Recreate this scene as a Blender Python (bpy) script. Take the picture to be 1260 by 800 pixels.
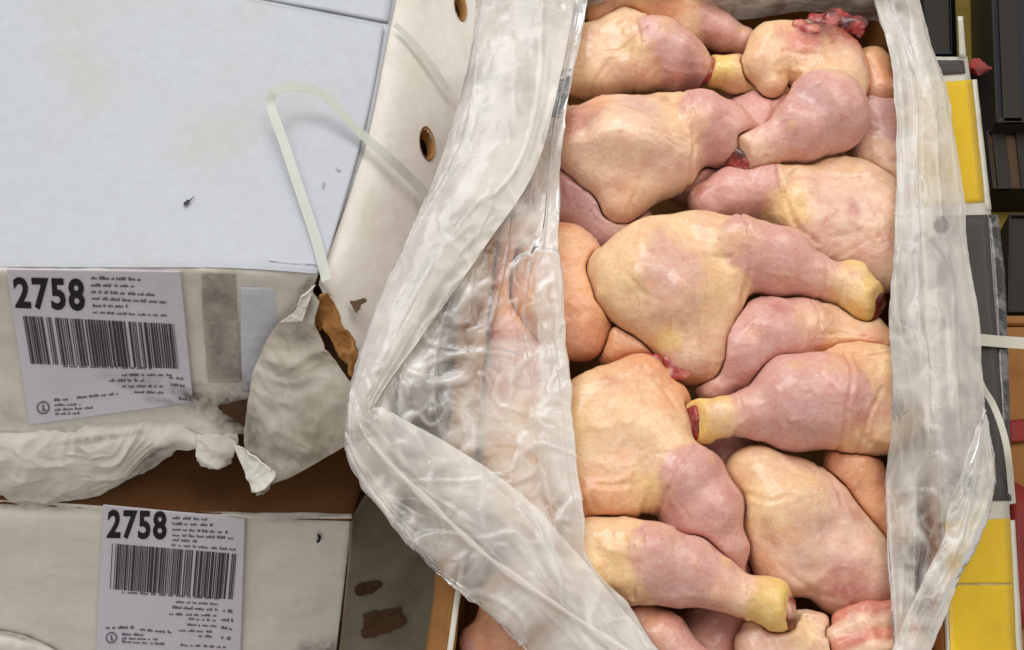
import bpy, bmesh, math, random
import numpy as np
from mathutils import Vector, Matrix

for o in list(bpy.data.objects): bpy.data.objects.remove(o, do_unlink=True)
scene = bpy.context.scene
COL = scene.collection
random.seed(5); RNG = np.random.default_rng(5)

# ------------------------------------------------------------------ camera, world, lamps, exposure
TILT = math.radians(35.0)           # camera axis away from straight down
DIST = 1.0; LENS = 40.0
CAM = np.array([0.0, -math.sin(TILT)*DIST, math.cos(TILT)*DIST])
FWD = np.array([0.0, math.sin(TILT), -math.cos(TILT)]); UPV = np.array([0.0, math.cos(TILT), math.sin(TILT)])
FPX = 1260*LENS/36.0
cd = bpy.data.cameras.new('camera'); cam = bpy.data.objects.new('camera', cd); COL.objects.link(cam)
cam.location = CAM; cam.rotation_euler = (TILT, 0, 0); cd.lens = LENS; cd.sensor_width = 36; cd.clip_start = .01; cd.clip_end = 50
scene.camera = cam

world = bpy.data.worlds.new('World'); scene.world = world; world.use_nodes = True
bg = world.node_tree.nodes['Background']; bg.inputs[0].default_value = (1.0, .95, .88, 1); bg.inputs[1].default_value = 0.42

def area(name, loc, target, size, power, col):
    l = bpy.data.lights.new(name, 'AREA'); l.shape = 'RECTANGLE'; l.size, l.size_y = size; l.energy = power; l.color = col
    o = bpy.data.objects.new(name, l); COL.objects.link(o); o.location = loc
    d = Vector(target) - Vector(loc); o.rotation_euler = d.to_track_quat('-Z', 'Y').to_euler(); return o
area('ceiling_lamp', (-.75, 1.15, 2.1), (0, .05, 0), (1.8, 1.0), 27, (.90, .95, 1.0))
area('room_lamp', (.7, .5, 2.3), (.1, 0, 0), (1.4, 1.4), 16, (1.0, .93, .84))

scene.view_settings.view_transform = 'Standard'; scene.view_settings.look = 'None'
scene.view_settings.gamma = 1; scene.view_settings.exposure = 0.30
scene.render.engine = 'CYCLES'
scene.cycles.transparent_max_bounces = 16; scene.cycles.max_bounces = 7; scene.cycles.diffuse_bounces = 3; scene.cycles.glossy_bounces = 2

# ------------------------------------------------------------------ geometry helpers
def ray(u, v):
    return FWD + ((u-630)/FPX)*np.array([1.0, 0, 0]) + ((400-v)/FPX)*UPV
def at(u, v, z):                                   # world point on the level z that the photograph shows at u, v
    d = ray(u, v); t = (z-CAM[2])/d[2]; return CAM + t*d
A = math.radians(10.0)                             # the open carton leans towards the viewer by this much
EX = np.array([1.0, 0, 0]); EY = np.array([0, math.cos(A), math.sin(A)]); EZ = np.array([0, -math.sin(A), math.cos(A)])
M3 = np.stack([EX, EY, EZ], axis=1)                # carton -> world
def c2w(p): return np.asarray(p) @ M3.T
def w2c(p): return np.asarray(p) @ M3
def atc(u, v, h):                                  # carton coordinates (x, y, height above the rim level)
    d = ray(u, v); t = (h - CAM@EZ)/(d@EZ); return w2c(CAM + t*d)
def scl(u, v, h):                                  # metres per photograph pixel there
    return float((c2w(atc(u, v, h))-CAM)@FWD)/FPX

def _hash(ix, iy, iz, s):
    n = (ix*374761393 + iy*668265263 + iz*2147483647 + s*974634721) & 0xffffffff
    n = ((n ^ (n >> 13))*1274126177) & 0xffffffff
    n = (n ^ (n >> 16))*2246822519 & 0xffffffff
    return ((n ^ (n >> 15)) & 0xffff)/32767.5-1.0
def vnoise(p, s=0):
    p = np.asarray(p, dtype=np.float64); i = np.floor(p).astype(np.int64); f = p-i; w = f*f*f*(f*(f*6-15)+10)
    r = 0
    for dx in (0, 1):
        wx = w[..., 0] if dx else 1-w[..., 0]
        for dy in (0, 1):
            wy = w[..., 1] if dy else 1-w[..., 1]
            for dz in (0, 1):
                wz = w[..., 2] if dz else 1-w[..., 2]
                r = r + wx*wy*wz*_hash(i[..., 0]+dx, i[..., 1]+dy, i[..., 2]+dz, s)
    return r
def fbm(p, s=0, o=3):
    r = 0; a = 1.0
    for k in range(o): r = r + a*vnoise(p*(2.03**k)+17.3*k, s+k); a *= .5
    return r
def ridged(p, s=0, o=3):
    r = 0; a = 1.0
    for k in range(o): r = r + a*(1-np.abs(vnoise(p*(2.1**k)+11.7*k, s+k))*2); a *= .5
    return r

def mesh_obj(name, verts, faces, mat=None, parent=None, smooth=True, cols=None, attrs=None, origin=None):
    verts = np.asarray(verts, dtype=np.float64)
    me = bpy.data.meshes.new(name)
    o = bpy.data.objects.new(name, me); COL.objects.link(o)
    if parent is None:
        org = verts.mean(0) if origin is None else np.asarray(origin)
        if origin is None: org = np.array([org[0], org[1], verts[:, 2].min()])
    else:
        org = np.zeros(3) if parent.type == 'EMPTY' and False else np.array(parent.get('_org', (0, 0, 0)))
    v = verts-org
    if isinstance(faces, np.ndarray):
        n = len(faces); k = faces.shape[1]
        me.vertices.add(len(v)); me.vertices.foreach_set('co', v.astype(np.float32).ravel())
        me.loops.add(n*k); me.loops.foreach_set('vertex_index', faces.astype(np.int32).ravel())
        me.polygons.add(n); me.polygons.foreach_set('loop_start', np.arange(0, n*k, k, dtype=np.int32))
        me.update(calc_edges=True); me.validate()
    else:
        me.from_pydata([tuple(q) for q in v], [], [list(f) for f in faces]); me.update()
    if smooth: me.polygons.foreach_set('use_smooth', [True]*len(me.polygons))
    if cols is not None:
        a = me.color_attributes.new('tint', 'FLOAT_COLOR', 'POINT')
        a.data.foreach_set('color', np.concatenate([cols, np.ones((len(cols), 1))], 1).astype(np.float32).ravel())
    for k, val in (attrs or {}).items():
        a = me.attributes.new(k, 'FLOAT', 'POINT'); a.data.foreach_set('value', np.asarray(val, dtype=np.float32).ravel())
    if mat: me.materials.append(mat)
    if parent is None:
        o.location = org; o['_org'] = tuple(float(q) for q in org)
    else:
        o.parent = parent; o['_org'] = tuple(float(q) for q in org)
    return o
def empty(name, loc):
    o = bpy.data.objects.new(name, None); COL.objects.link(o); o.location = loc; o.empty_display_size = .05
    o['_org'] = tuple(float(q) for q in loc); return o
def tag(o, label, cat, group=None, kind=None):
    if label: o['label'] = label
    if cat: o['category'] = cat
    if group: o['group'] = group
    if kind: o['kind'] = kind
    return o

def cr(P, n):                                       # Catmull-Rom along axis 0, n samples
    P = np.asarray(P, dtype=np.float64); k = len(P)
    Q = np.concatenate([[2*P[0]-P[1]], P, [2*P[-1]-P[-2]]])
    t = np.linspace(0, k-1, n); i = np.minimum(t.astype(int), k-2); f = (t-i).reshape((-1,)+(1,)*(P.ndim-1))
    a, b, c, d = Q[i], Q[i+1], Q[i+2], Q[i+3]
    return .5*(2*b+(c-a)*f+(2*a-5*b+4*c-d)*f*f+(3*b-a-3*c+d)*f**3)
def lin(P, n):
    P = np.asarray(P, dtype=np.float64); k = len(P); t = np.linspace(0, k-1, n); i = np.minimum(t.astype(int), k-2)
    f = (t-i).reshape((-1,)+(1,)*(P.ndim-1)); return P[i]*(1-f)+P[i+1]*f
def grid_faces(nr, nc):
    i = np.arange(nr*nc).reshape(nr, nc)
    return np.stack([i[:-1, :-1], i[1:, :-1], i[1:, 1:], i[:-1, 1:]], -1).reshape(-1, 4)
def gnormals(G):
    du = np.gradient(G, axis=0); dv = np.gradient(G, axis=1); n = np.cross(du, dv)
    return n/np.maximum(np.linalg.norm(n, axis=-1, keepdims=True), 1e-12)
def netw(rows, nr, nc, interp=cr, pos=at):          # rows of (u, v, z) control points -> world grid
    P = np.array([[pos(*q) for q in r] for r in rows]); G = interp(P, nr); return interp(G.transpose(1, 0, 2), nc).transpose(1, 0, 2)
def solid(o, th, off=-1):
    m = o.modifiers.new('thickness', 'SOLIDIFY'); m.thickness = th; m.offset = off; m.use_even_offset = False; return o
def unproj(G):
    d = G-CAM; z = d@FWD; return 630+FPX*d[..., 0]/z, 400-FPX*(d@UPV)/z
def sheet(name, G, mat, parent=None, th=.003, noise=0, nscale=30, seed=0, attrs=None, keep=None, up=True, grime_shade=None, crumple=0):
    N = gnormals(G)
    if up:
        view = CAM-G; flip = (np.einsum('ijk,ijk->ij', N, view)).mean() < 0
        if flip: N = -N
    if noise: G = G+N*(fbm(G*nscale, seed, 4)[..., None])*noise
    if grime_shade:
        gu, gv = unproj(G); gm = np.zeros(gu.shape)
        for (cu, cv, ru, rv, ang, st) in grime_shade:
            c_, s_ = math.cos(math.radians(ang)), math.sin(math.radians(ang)); x, y = gu-cu, gv-cv
            dd = np.hypot((x*c_+y*s_)/ru, (-x*s_+y*c_)/rv)+fbm(G*60, 77, 3)*.28
            gm = np.maximum(gm, np.clip(1.25-dd, 0, 1)*st)
        attrs = dict(attrs or {}, grime_shade=gm*(.8+.4*vnoise(G*220, 5)))
    if crumple: G = G+N*((ridged(G*15+fbm(G*9, seed+2, 2)[..., None]*.8, seed+50, 3)-.9)*crumple)[..., None]
    F = grid_faces(*G.shape[:2])
    if up and flip: F = F[:, ::-1]
    if keep is not None:
        F = F[keep(G)[:-1, :-1].ravel()]
    o = mesh_obj(name, G.reshape(-1, 3), np.ascontiguousarray(F), mat, parent, attrs=attrs)
    if th: solid(o, th)
    return o

# ------------------------------------------------------------------ materials
def s2l(c):
    c = np.array(c)/255.0; return np.where(c <= .04045, c/12.92, ((c+.055)/1.055)**2.4)
def rgba(c): return tuple(float(q) for q in s2l(c))+(1,)
class NT:
    def __init__(s, name):
        s.m = bpy.data.materials.new(name); s.m.use_nodes = True; s.t = s.m.node_tree; s.n = s.t.nodes
        s.b = s.n['Principled BSDF']; s.out = s.n['Material Output']
    def new(s, t, **k):
        q = s.n.new(t)
        for a, v in k.items(): setattr(q, a, v)
        return q
    def link(s, a, b): s.t.links.new(a, b)
    def coord(s): return s.new('ShaderNodeTexCoord').outputs['Object']
    def noise(s, scale, detail=4, rough=.6, vec=None, dist=0):
        q = s.new('ShaderNodeTexNoise'); q.inputs['Scale'].default_value = scale; q.inputs['Detail'].default_value = detail
        q.inputs['Roughness'].default_value = rough; q.inputs['Distortion'].default_value = dist
        s.link(vec if vec is not None else s.coord(), q.inputs['Vector']); return q.outputs['Fac']
    def ramp(s, fac, stops):
        q = s.new('ShaderNodeValToRGB'); e = q.color_ramp.elements
        while len(e) < len(stops): e.new(.5)
        for k, (p, c) in enumerate(stops): e[k].position = p; e[k].color = c if len(c) == 4 else tuple(c)+(1,)
        s.link(fac, q.inputs[0]); return q.outputs[0]
    def mix(s, fac, a, b, mode='MIX'):
        q = s.new('ShaderNodeMix', data_type='RGBA', blend_type=mode)
        for val, i in ((fac, 0), (a, 6), (b, 7)):
            if hasattr(val, 'is_linked'): s.link(val, q.inputs[i])
            else: q.inputs[i].default_value = val
        return q.outputs[2]
    def math(s, op, a, b=None):
        q = s.new('ShaderNodeMath', operation=op)
        for k, val in enumerate((a, b)):
            if val is None: continue
            if hasattr(val, 'is_linked'): s.link(val, q.inputs[k])
            else: q.inputs[k].default_value = val
        return q.outputs[0]
    def bump(s, height, strength=.2, dist=.001, normal=None):
        q = s.new('ShaderNodeBump'); q.inputs['Strength'].default_value = strength; q.inputs['Distance'].default_value = dist
        s.link(height, q.inputs['Height'])
        if normal is not None: s.link(normal, q.inputs['Normal'])
        return q.outputs[0]

def board(name, base, stain, rough=.55, amount=.5, scale=9, spec=.4, fibre=True, thr=(.5, .75)):
    t = NT(name); c = t.coord()
    big = t.noise(scale, 4, .62, c, .4); fine = t.noise(scale*16, 4, .6, c)
    k = t.ramp(big, [(thr[0], (0, 0, 0)), (thr[1], (amount,)*3)])
    col = t.mix(k, rgba(base), rgba(stain))
    col = t.mix(t.math('MULTIPLY', fine, .25), col, (.35, .32, .28, 1), 'MULTIPLY')
    gr = t.new('ShaderNodeAttribute', attribute_name='grime_shade').outputs['Fac']
    if amount: col = t.mix(gr, col, (.10, .072, .045, 1))
    t.link(col, t.b.inputs['Base Color'])
    t.link(t.math('ADD', t.math('MULTIPLY', big, .2), rough-.1), t.b.inputs['Roughness'])
    t.b.inputs['Specular IOR Level'].default_value = spec
    t.link(t.bump(fine, .12, .0006, t.bump(big, .25, .004)), t.b.inputs['Normal'])
    return t.m
M_WHITE = board('white_board', (194, 198, 207), (194, 191, 182), .5, .8, 5)
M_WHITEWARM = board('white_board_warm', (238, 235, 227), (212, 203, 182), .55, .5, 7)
M_GREYBOARD = board('soiled_white_board', (206, 200, 188), (146, 136, 116), .6, .9, 14, thr=(.35, .7))
M_SHADED = board('painted_shade_board', (150, 143, 124), (112, 104, 84), .65, .8, 12, thr=(.35, .7))  # white side board with the shade of the gap put into its colour
M_KRAFT = board('kraft_board', (168, 118, 66), (128, 84, 42), .75, .6, 12, .25)
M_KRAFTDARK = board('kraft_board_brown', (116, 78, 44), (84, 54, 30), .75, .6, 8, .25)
M_YELLOW = board('yellow_print', (236, 196, 10), (205, 160, 10), .35, .5, 10, .5)
M_BLACK = board('charcoal_print', (66, 62, 60), (50, 46, 44), .35, .5, 10, .5)
M_GLOSS = board('black_tape_edge', (40, 40, 40), (120, 120, 118), .18, .9, 60, .8, thr=(.5, .62))
M_EDGE = board('white_print', (215, 212, 200), (170, 165, 150), .45, .5, 30)
M_RED = board('red_print', (150, 34, 24), (104, 24, 16), .5, .5, 12)
M_DARK = board('dark_plastic', (38, 33, 27), (22, 20, 18), .45, .6, 8)
M_GREEN = board('dark_green_plastic', (44, 54, 34), (24, 28, 20), .5, .6, 10)
M_NAVY = board('dark_blue_plastic', (26, 31, 40), (18, 20, 26), .45, .6, 10)
M_FLOOR = board('floor_board', (78, 58, 38), (44, 33, 24), .75, .7, 5)
M_OLIVE = board('olive_board', (128, 108, 30), (96, 78, 26), .7, .6, 10)
M_TAPE = board('dirty_tape', (218, 215, 206), (172, 167, 155), .35, .9, 22, .6, thr=(.35, .65))
M_BLUEW = board('blue_white_board', (224, 228, 240), (204, 206, 214), .45, .5, 12)
_t = M_TAPE.node_tree; _o = _t.nodes['Material Output']; _m = _t.nodes.new('ShaderNodeMixShader'); _m.inputs[0].default_value = .5
_t.links.new(_t.nodes.new('ShaderNodeBsdfTransparent').outputs[0], _m.inputs[1]); _t.links.new(_t.nodes['Principled BSDF'].outputs[0], _m.inputs[2]); _t.links.new(_m.outputs[0], _o.inputs[0])
M_LABEL = board('label_paper', (230, 227, 242), (206, 200, 210), .5, .4, 14, .4)
M_BAR = board('barcode_ink', (62, 60, 68), (92, 88, 96), .5, .6, 40)
M_INK = board('black_ink', (22, 22, 28), (36, 34, 40), .45, .5, 60)
M_GREYINK = board('grey_ink', (110, 106, 122), (84, 80, 94), .5, .5, 80)
M_STAIN = board('brown_grime', (86, 58, 30), (56, 36, 20), .7, .6, 30)

def film_mat(name, tint, gain=1.0):
    t = NT(name); c = t.coord()
    op = t.new('ShaderNodeAttribute', attribute_name='milk').outputs['Fac']
    n2 = t.noise(60, 3, .6, c, .8); b = t.bump(n2, .3, .0022)
    d = t.new('ShaderNodeBsdfDiffuse'); d.inputs[0].default_value = rgba(tint); t.link(b, d.inputs['Normal'])
    tr = t.new('ShaderNodeBsdfTranslucent'); tr.inputs[0].default_value = rgba(tint)
    m1 = t.new('ShaderNodeMixShader'); m1.inputs[0].default_value = .32; t.link(d.outputs[0], m1.inputs[1]); t.link(tr.outputs[0], m1.inputs[2])
    tp = t.new('ShaderNodeBsdfTransparent'); tp.inputs[0].default_value = (.97, .965, .95, 1)
    m2 = t.new('ShaderNodeMixShader'); t.link(op, m2.inputs[0]); t.link(tp.outputs[0], m2.inputs[1]); t.link(m1.outputs[0], m2.inputs[2])
    g = t.new('ShaderNodeBsdfGlossy'); g.inputs[0].default_value = (1, 1, 1, 1); g.inputs['Roughness'].default_value = .2; t.link(b, g.inputs['Normal'])
    f = t.new('ShaderNodeFresnel'); f.inputs[0].default_value = 1.42; t.link(b, f.inputs['Normal'])
    m3 = t.new('ShaderNodeMixShader'); t.link(f.outputs[0], m3.inputs[0]); t.link(m2.outputs[0], m3.inputs[1]); t.link(g.outputs[0], m3.inputs[2])
    t.link(m3.outputs[0], t.out.inputs[0]); t.n.remove(t.b); return t.m
M_FILM = film_mat('polythene_film', (240, 235, 228))

def strap_mat():
    t = NT('strap_plastic'); t.b.inputs['Base Color'].default_value = rgba((208, 210, 198)); t.b.inputs['Roughness'].default_value = .3
    n = t.noise(400, 2, .5); t.link(t.bump(n, .3, .0006), t.b.inputs['Normal'])
    tp = t.new('ShaderNodeBsdfTransparent'); m = t.new('ShaderNodeMixShader'); m.inputs[0].default_value = .58
    t.link(tp.outputs[0], m.inputs[1]); t.link(t.b.outputs[0], m.inputs[2]); t.link(m.outputs[0], t.out.inputs[0]); return t.m
M_STRAP = strap_mat()

def meat_mat(name, wet=.35, sss=.16, pores=1.0):
    t = NT(name); c = t.coord()
    col = t.new('ShaderNodeAttribute', attribute_name='tint').outputs['Color']
    mot = t.noise(85, 5, .65, c, .5); fine = t.noise(420, 3, .6, c)
    col = t.mix(t.ramp(mot, [(.42, (0, 0, 0)), (.72, (.6,)*3)]), col, (.84, .58, .52, 1), 'MULTIPLY')
    sp = t.noise(230, 4, .7, c, .3)
    col = t.mix(t.ramp(sp, [(.52, (0, 0, 0)), (.76, (.30,)*3)]), col, (.90, .76, .66, 1))
    col = t.mix(t.ramp(fine, [(.58, (0, 0, 0)), (.72, (.5,)*3)]), col, (.72, .42, .36, 1), 'MULTIPLY')
    t.link(col, t.b.inputs['Base Color'])
    t.b.inputs['Subsurface Weight'].default_value = sss; t.b.inputs['Subsurface Radius'].default_value = (1, .35, .2); t.b.inputs['Subsurface Scale'].default_value = .006
    t.link(t.math('ADD', t.math('MULTIPLY', mot, .3), wet-.08), t.b.inputs['Roughness'])
    t.b.inputs['Specular IOR Level'].default_value = .45
    v = t.new('ShaderNodeTexVoronoi'); v.inputs['Scale'].default_value = 260; v.feature = 'SMOOTH_F1'; t.link(c, v.inputs['Vector'])
    t.b.inputs['Coat Weight'].default_value = .5; t.b.inputs['Coat Roughness'].default_value = .13
    h = t.math('ADD', t.math('MULTIPLY', v.outputs['Distance'], .6), t.math('MULTIPLY', mot, 1.4))
    t.link(t.bump(h, .36*pores, .0016), t.b.inputs['Normal'])
    return t.m
M_SKIN = meat_mat('chicken_skin', .42, .18); M_FLESH = meat_mat('raw_flesh', .34, .2, .8)

# ------------------------------------------------------------------ the setting
g = mesh_obj('floor', [(-1.6, -1.2, -.80), (1.6, -1.2, -.80), (1.6, 2.4, -.80), (-1.6, 2.4, -.80)], [(0, 1, 2, 3)], M_FLOOR, smooth=False)
g['kind'] = 'structure'

# ------------------------------------------------------------------ box helper for simple bevelled boards
def prism(name, quad, down, th, mat, parent=None):
    """board with 4 top corners (world) and a thickness vector"""
    q = [np.asarray(p, float) for p in quad]; d = np.asarray(down, float)
    V = q+[p+d for p in q]; F = [(0, 1, 2, 3), (7, 6, 5, 4), (0, 4, 5, 1), (1, 5, 6, 2), (2, 6, 7, 3), (3, 7, 4, 0)]
    o = mesh_obj(name, V, F, mat, parent, smooth=False)
    b = o.modifiers.new('bevel', 'BEVEL'); b.width = th; b.segments = 2
    return o

# ------------------------------------------------------------------ the open carton with the chicken
RIM = .018; DEPTH = -.17
def cc(u, v, h): return c2w(atc(u, v, h))
# rim corners: left wall runs (648,-60)->(541,840), right wall (1118,-60)->(1178,840)
LW = [(642, -70), (560, 735), (541, 860)]; RW = [(1112, -70), (1165, 735), (1172, 860)]
carton = empty('open_carton', c2w(np.array([atc(870, 400, 0)[0], atc(870, 400, 0)[1], DEPTH])))
tag(carton, 'open kraft carton with yellow and charcoal printed flap, full of raw chicken legs', 'carton')
def wall(a, b, name, inward, mat=M_KRAFT):
    pa, pb = atc(*a, RIM), atc(*b, RIM); n = np.array([inward[0], inward[1], 0])*.005
    V = [pa, pb, pb+n, pa+n]; top = [c2w(p) for p in V]
    return prism(name, top, c2w(np.array([0, 0, DEPTH-RIM])), .0008, mat, carton)
wall(LW[0], LW[2], 'side_wall', (1, 0)); wall(RW[0], RW[2], 'side_wall', (-1, 0))
wall(LW[0], RW[0], 'end_wall', (0, -1)); wall(LW[2], RW[2], 'end_wall', (0, 1))
b4 = [atc(*LW[0], RIM), atc(*RW[0], RIM), atc(*RW[2], RIM), atc(*LW[2], RIM)]
prism('base', [c2w(np.array([p[0], p[1], DEPTH])) for p in b4], c2w(np.array([0, 0, -.004])), .0005, M_KRAFT, carton)
sup = [c2w(np.array([p[0]+(.012 if k in (0, 3) else -.012), p[1], DEPTH-.012])) for k, p in enumerate(b4)]
V_ = sup+[np.array([p[0], p[1], -.799]) for p in sup]
so = mesh_obj('kraft_carton', V_, [(0, 1, 2, 3), (7, 6, 5, 4), (0, 4, 5, 1), (1, 5, 6, 2), (2, 6, 7, 3), (3, 7, 4, 0)], M_KRAFTDARK, None, smooth=False)  # unseen support, added also to block light from the right
tag(so, 'unseen brown carton added under the open carton, carrying it and blocking light', 'carton'); so.modifiers.new('bevel', 'BEVEL').width = .003
# left flap (plain kraft, hangs outwards), white cut edge
fl = netw([[(640, -70, .02), (606, -70, -.012)], [(562, 735, .02), (533, 735, -.012)], [(546, 860, .02), (515, 860, -.012)]], 40, 8, lin, lambda u, v, h: cc(u, v, h))
sheet('flap', fl, M_KRAFT, carton, .004, .0008, 40)
ed = netw([[(572, 690, .0225), (566, 690, .0225)], [(566, 735, .0225), (559, 735, .0225)], [(549, 860, .0225), (542, 860, .0225)]], 40, 3, lin, lambda u, v, h: cc(u, v, h))
sheet('cut_edge', ed, M_EDGE, carton, .001)

# right flap: leans out and down; printed panels are strips of it
def rflap(u, v, off=0.0):
    # height falls from the hinge outwards
    f = (u-(1118+(v+70)*.068))/70.0
    return c2w(atc(u, v, .020-.035*f+off))
def strip(name, rows, mat, off=0., th=.003, nr=24, nc=8):
    G = netw([[(u, v) for u, v in r] for r in rows], nr, nc, lin, lambda u, v: rflap(u, v, off)); return sheet(name, G, mat, carton, th, .0004, 50)
flap = strip('printed_flap', [[(1120, 70), (1190, 70)], [(1132, 262), (1220, 262)], [(1150, 440), (1232, 440)], [(1160, 620), (1242, 620)], [(1170, 860), (1258, 860)]], M_EDGE)
strip('charcoal_corner', [[(1128, 74), (1186, 74)], [(1130, 94), (1188, 90)]], M_BLACK, .0015, .0008, 4)
strip('yellow_panel', [[(1122, 104), (1196, 98)], [(1136, 254), (1212, 248)]], M_YELLOW, .0015, .0008)
strip('charcoal_panel', [[(1138, 266), (1216, 264)], [(1150, 440), (1229, 440)], [(1160, 616), (1240, 616)]], M_BLACK, .0015, .0008)
strip('yellow_panel', [[(1162, 642), (1243, 638)], [(1167, 718), (1247, 718)]], M_YELLOW, .0015, .0008)
strip('yellow_panel', [[(1167, 719.5), (1247, 719.5)], [(1172, 870), (1254, 860)]], M_YELLOW, .0015, .0008)
strip('flap_edge', [[(1197, 98), (1202, 98)], [(1214, 258), (1220, 258)]], M_EDGE, .0012, .002, 20, 3)
strip('flap_edge', [[(1218, 264), (1228, 264)], [(1224, 330), (1236, 330)], [(1230, 440), (1241, 440)], [(1241, 616), (1245, 616)]], M_GLOSS, .0018, .003, 40, 4)
strip('flap_edge', [[(1244, 640), (1249, 640)], [(1254, 860), (1262, 860)]], M_EDGE, .0012, .002, 20, 3)
# plastic edging strip standing up at the flap's far end
pe = netw([[(1181, 72, .0), (1189, 72, .0)], [(1179, 20, .02), (1185, 20, .02)]], 8, 3, lin, lambda u, v, h: cc(u, v, h))
sheet('edge_trim', pe, M_EDGE, carton, .002)

# ------------------------------------------------------------------ signed distance modelling of the chicken legs
def smin(a, b, k):
    h = np.maximum(k-np.abs(a-b), 0)/k; return np.minimum(a, b)-h*h*k*.25
def smax(a, b, k): return -smin(-a, -b, k)
def sd_ell(p, c, r, ang, tilt=0):
    q = p-c; ca, sa = math.cos(ang), math.sin(ang)
    x = q[..., 0]*ca+q[..., 1]*sa; y = -q[..., 0]*sa+q[..., 1]*ca; z = q[..., 2]
    rho2 = (x/r[0])**2+(y/r[1])**2; rho = np.sqrt(rho2)+1e-9; az = np.abs(z)/r[2]; n = 2.6
    k0 = (rho**n+az**n)**(1/n)+1e-9
    gr = (rho/k0)**(n-1)*np.sqrt((x/r[0]**2)**2+(y/r[1]**2)**2)/rho; gz = (az/k0)**(n-1)/r[2]
    return (k0-1)/np.maximum(np.sqrt(gr*gr+gz*gz), 6.)
def sd_cone(p, a, b, r1, r2):                       # round cone, interpolated radius capsule
    ba = b-a; l2 = max(ba@ba, 1e-9); q = p-a; h = np.clip((q@ba)/l2, 0, 1)
    return np.linalg.norm(q-h[..., None]*ba, axis=-1)-(r1+(r2-r1)*(h*h*(3-2*h)))
SKINS = ('fat', 'ora', 'pale', 'raw')
class Leg:
    def __init__(s, name, label, prims, paints=(), cut=None, k=.014, seed=0, col=None, extra=(), creases=()):
        s.name, s.label, s.seed, s.k, s.paints, s.extra = name, label, seed, k, paints, extra
        s.P = []; s.cre = []
        for pts, w, dep in creases:
            s.cre.append((cr(np.array([atc(u, v, .02) for u, v in pts]), 14)[:, :2], w, dep))
        for q in prims:
            kind = q[0]
            if q[1] == 'e':
                _, _, u, v, h, rx, ry, rz, ang = q; m = scl(u, v, h)
                s.P.append((kind, 'e', atc(u, v, h), np.array([rx*m, ry*m*1.06, rz*.80]), math.radians(ang)))
            else:
                pts = [(atc(u, v, h), r*scl(u, v, h)) for u, v, h, r in q[2]]
                s.P.append((kind, 'c', pts))
        R = np.random.default_rng(seed+500)
        for q in s.P:
            if q[1] != 'e' or len(s.cre) > 14 or q[3][0] < .040: continue
            for _ in range(3):
                a0 = R.uniform(0, 2*math.pi); f = R.uniform(.35, .95); c0 = q[2][:2]+np.array([math.cos(a0)*q[3][0], math.sin(a0)*q[3][1]])*f
                th = a0+math.pi/2*R.choice([0, 1, 1])+R.normal(0, .5); ln = R.uniform(.010, .030); dv = np.array([math.cos(th), math.sin(th)])*ln; nv = np.array([-dv[1], dv[0]])*R.uniform(-.35, .35)
                s.cre.append((cr(np.array([c0-dv, c0+nv, c0+dv]), 9), R.uniform(.0011, .0018), R.uniform(.0006, .0013)))
        s.cut = None
        if cut:                                     # (u,v,h), from (u,v,h), radius px
            e = atc(*cut[0]); d = e-atc(*cut[1]); d /= np.linalg.norm(d); d = d+np.array([0, 0, .55]); d /= np.linalg.norm(d); s.cut = (e, d, cut[2]*scl(*cut[0]))
        lo, hi = np.full(3, 9.), np.full(3, -9.)
        for q in s.P:
            if q[1] == 'e': lo = np.minimum(lo, q[2]-q[3].max()); hi = np.maximum(hi, q[2]+q[3].max())
            else:
                for c, r in q[2]: lo = np.minimum(lo, c-r); hi = np.maximum(hi, c+r)
        s.lo, s.hi = lo-.006, hi+.006; s.col = col
    def prim(s, q, p):
        if q[1] == 'e': return sd_ell(p, q[2], q[3], q[4])
        d = None
        for (a, ra), (b, rb) in zip(q[2][:-1], q[2][1:]):
            e = sd_cone(p, a, b, ra, rb); d = e if d is None else smin(d, e, .006)
        return d
    def body(s, p):
        sk = mu = None
        for q in s.P:
            e = s.prim(q, p)
            if q[0] in SKINS: sk = e if sk is None else smin(sk, e, s.k)
            else: mu = e if mu is None else smin(mu, e, s.k)
        d = mu if sk is None else sk if mu is None else smin(sk-.0006, mu, .010)
        if s.cut is not None: d = smax(d, (p-s.cut[0])@s.cut[1], .004)
        return d
    def full(s, p):
        d = s.body(p)
        n = vnoise(p*26+s.seed*3.1, s.seed)*.0032+vnoise(p*64+s.seed, s.seed+5)*.0012
        w = ridged(p*np.array([42, 42, 30])+vnoise(p*22, s.seed)[..., None]*1.3, s.seed+9, 2)
        for pts, wd, dep in s.cre:                  # skin folds: narrow grooves
            b0, b1 = pts.min(0)-.008, pts.max(0)+.008
            m = (p[..., 0] > b0[0]) & (p[..., 0] < b1[0]) & (p[..., 1] > b0[1]) & (p[..., 1] < b1[1]) & (np.abs(d) < .012)
            if not m.any(): continue
            q = p[m][:, :2]; dd = np.full(len(q), 9.)
            for a, b in zip(pts[:-1], pts[1:]):
                ba = b-a; h = np.clip(((q-a)@ba)/max(ba@ba, 1e-12), 0, 1); dd = np.minimum(dd, np.linalg.norm(q-a-h[:, None]*ba, axis=1))
            n[m] += dep*(np.exp(-(dd/wd)**2)-.45*np.exp(-((dd-2.2*wd)/wd)**2))
        return d+n-np.clip(w-.85, 0, 1)*.0019
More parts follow.
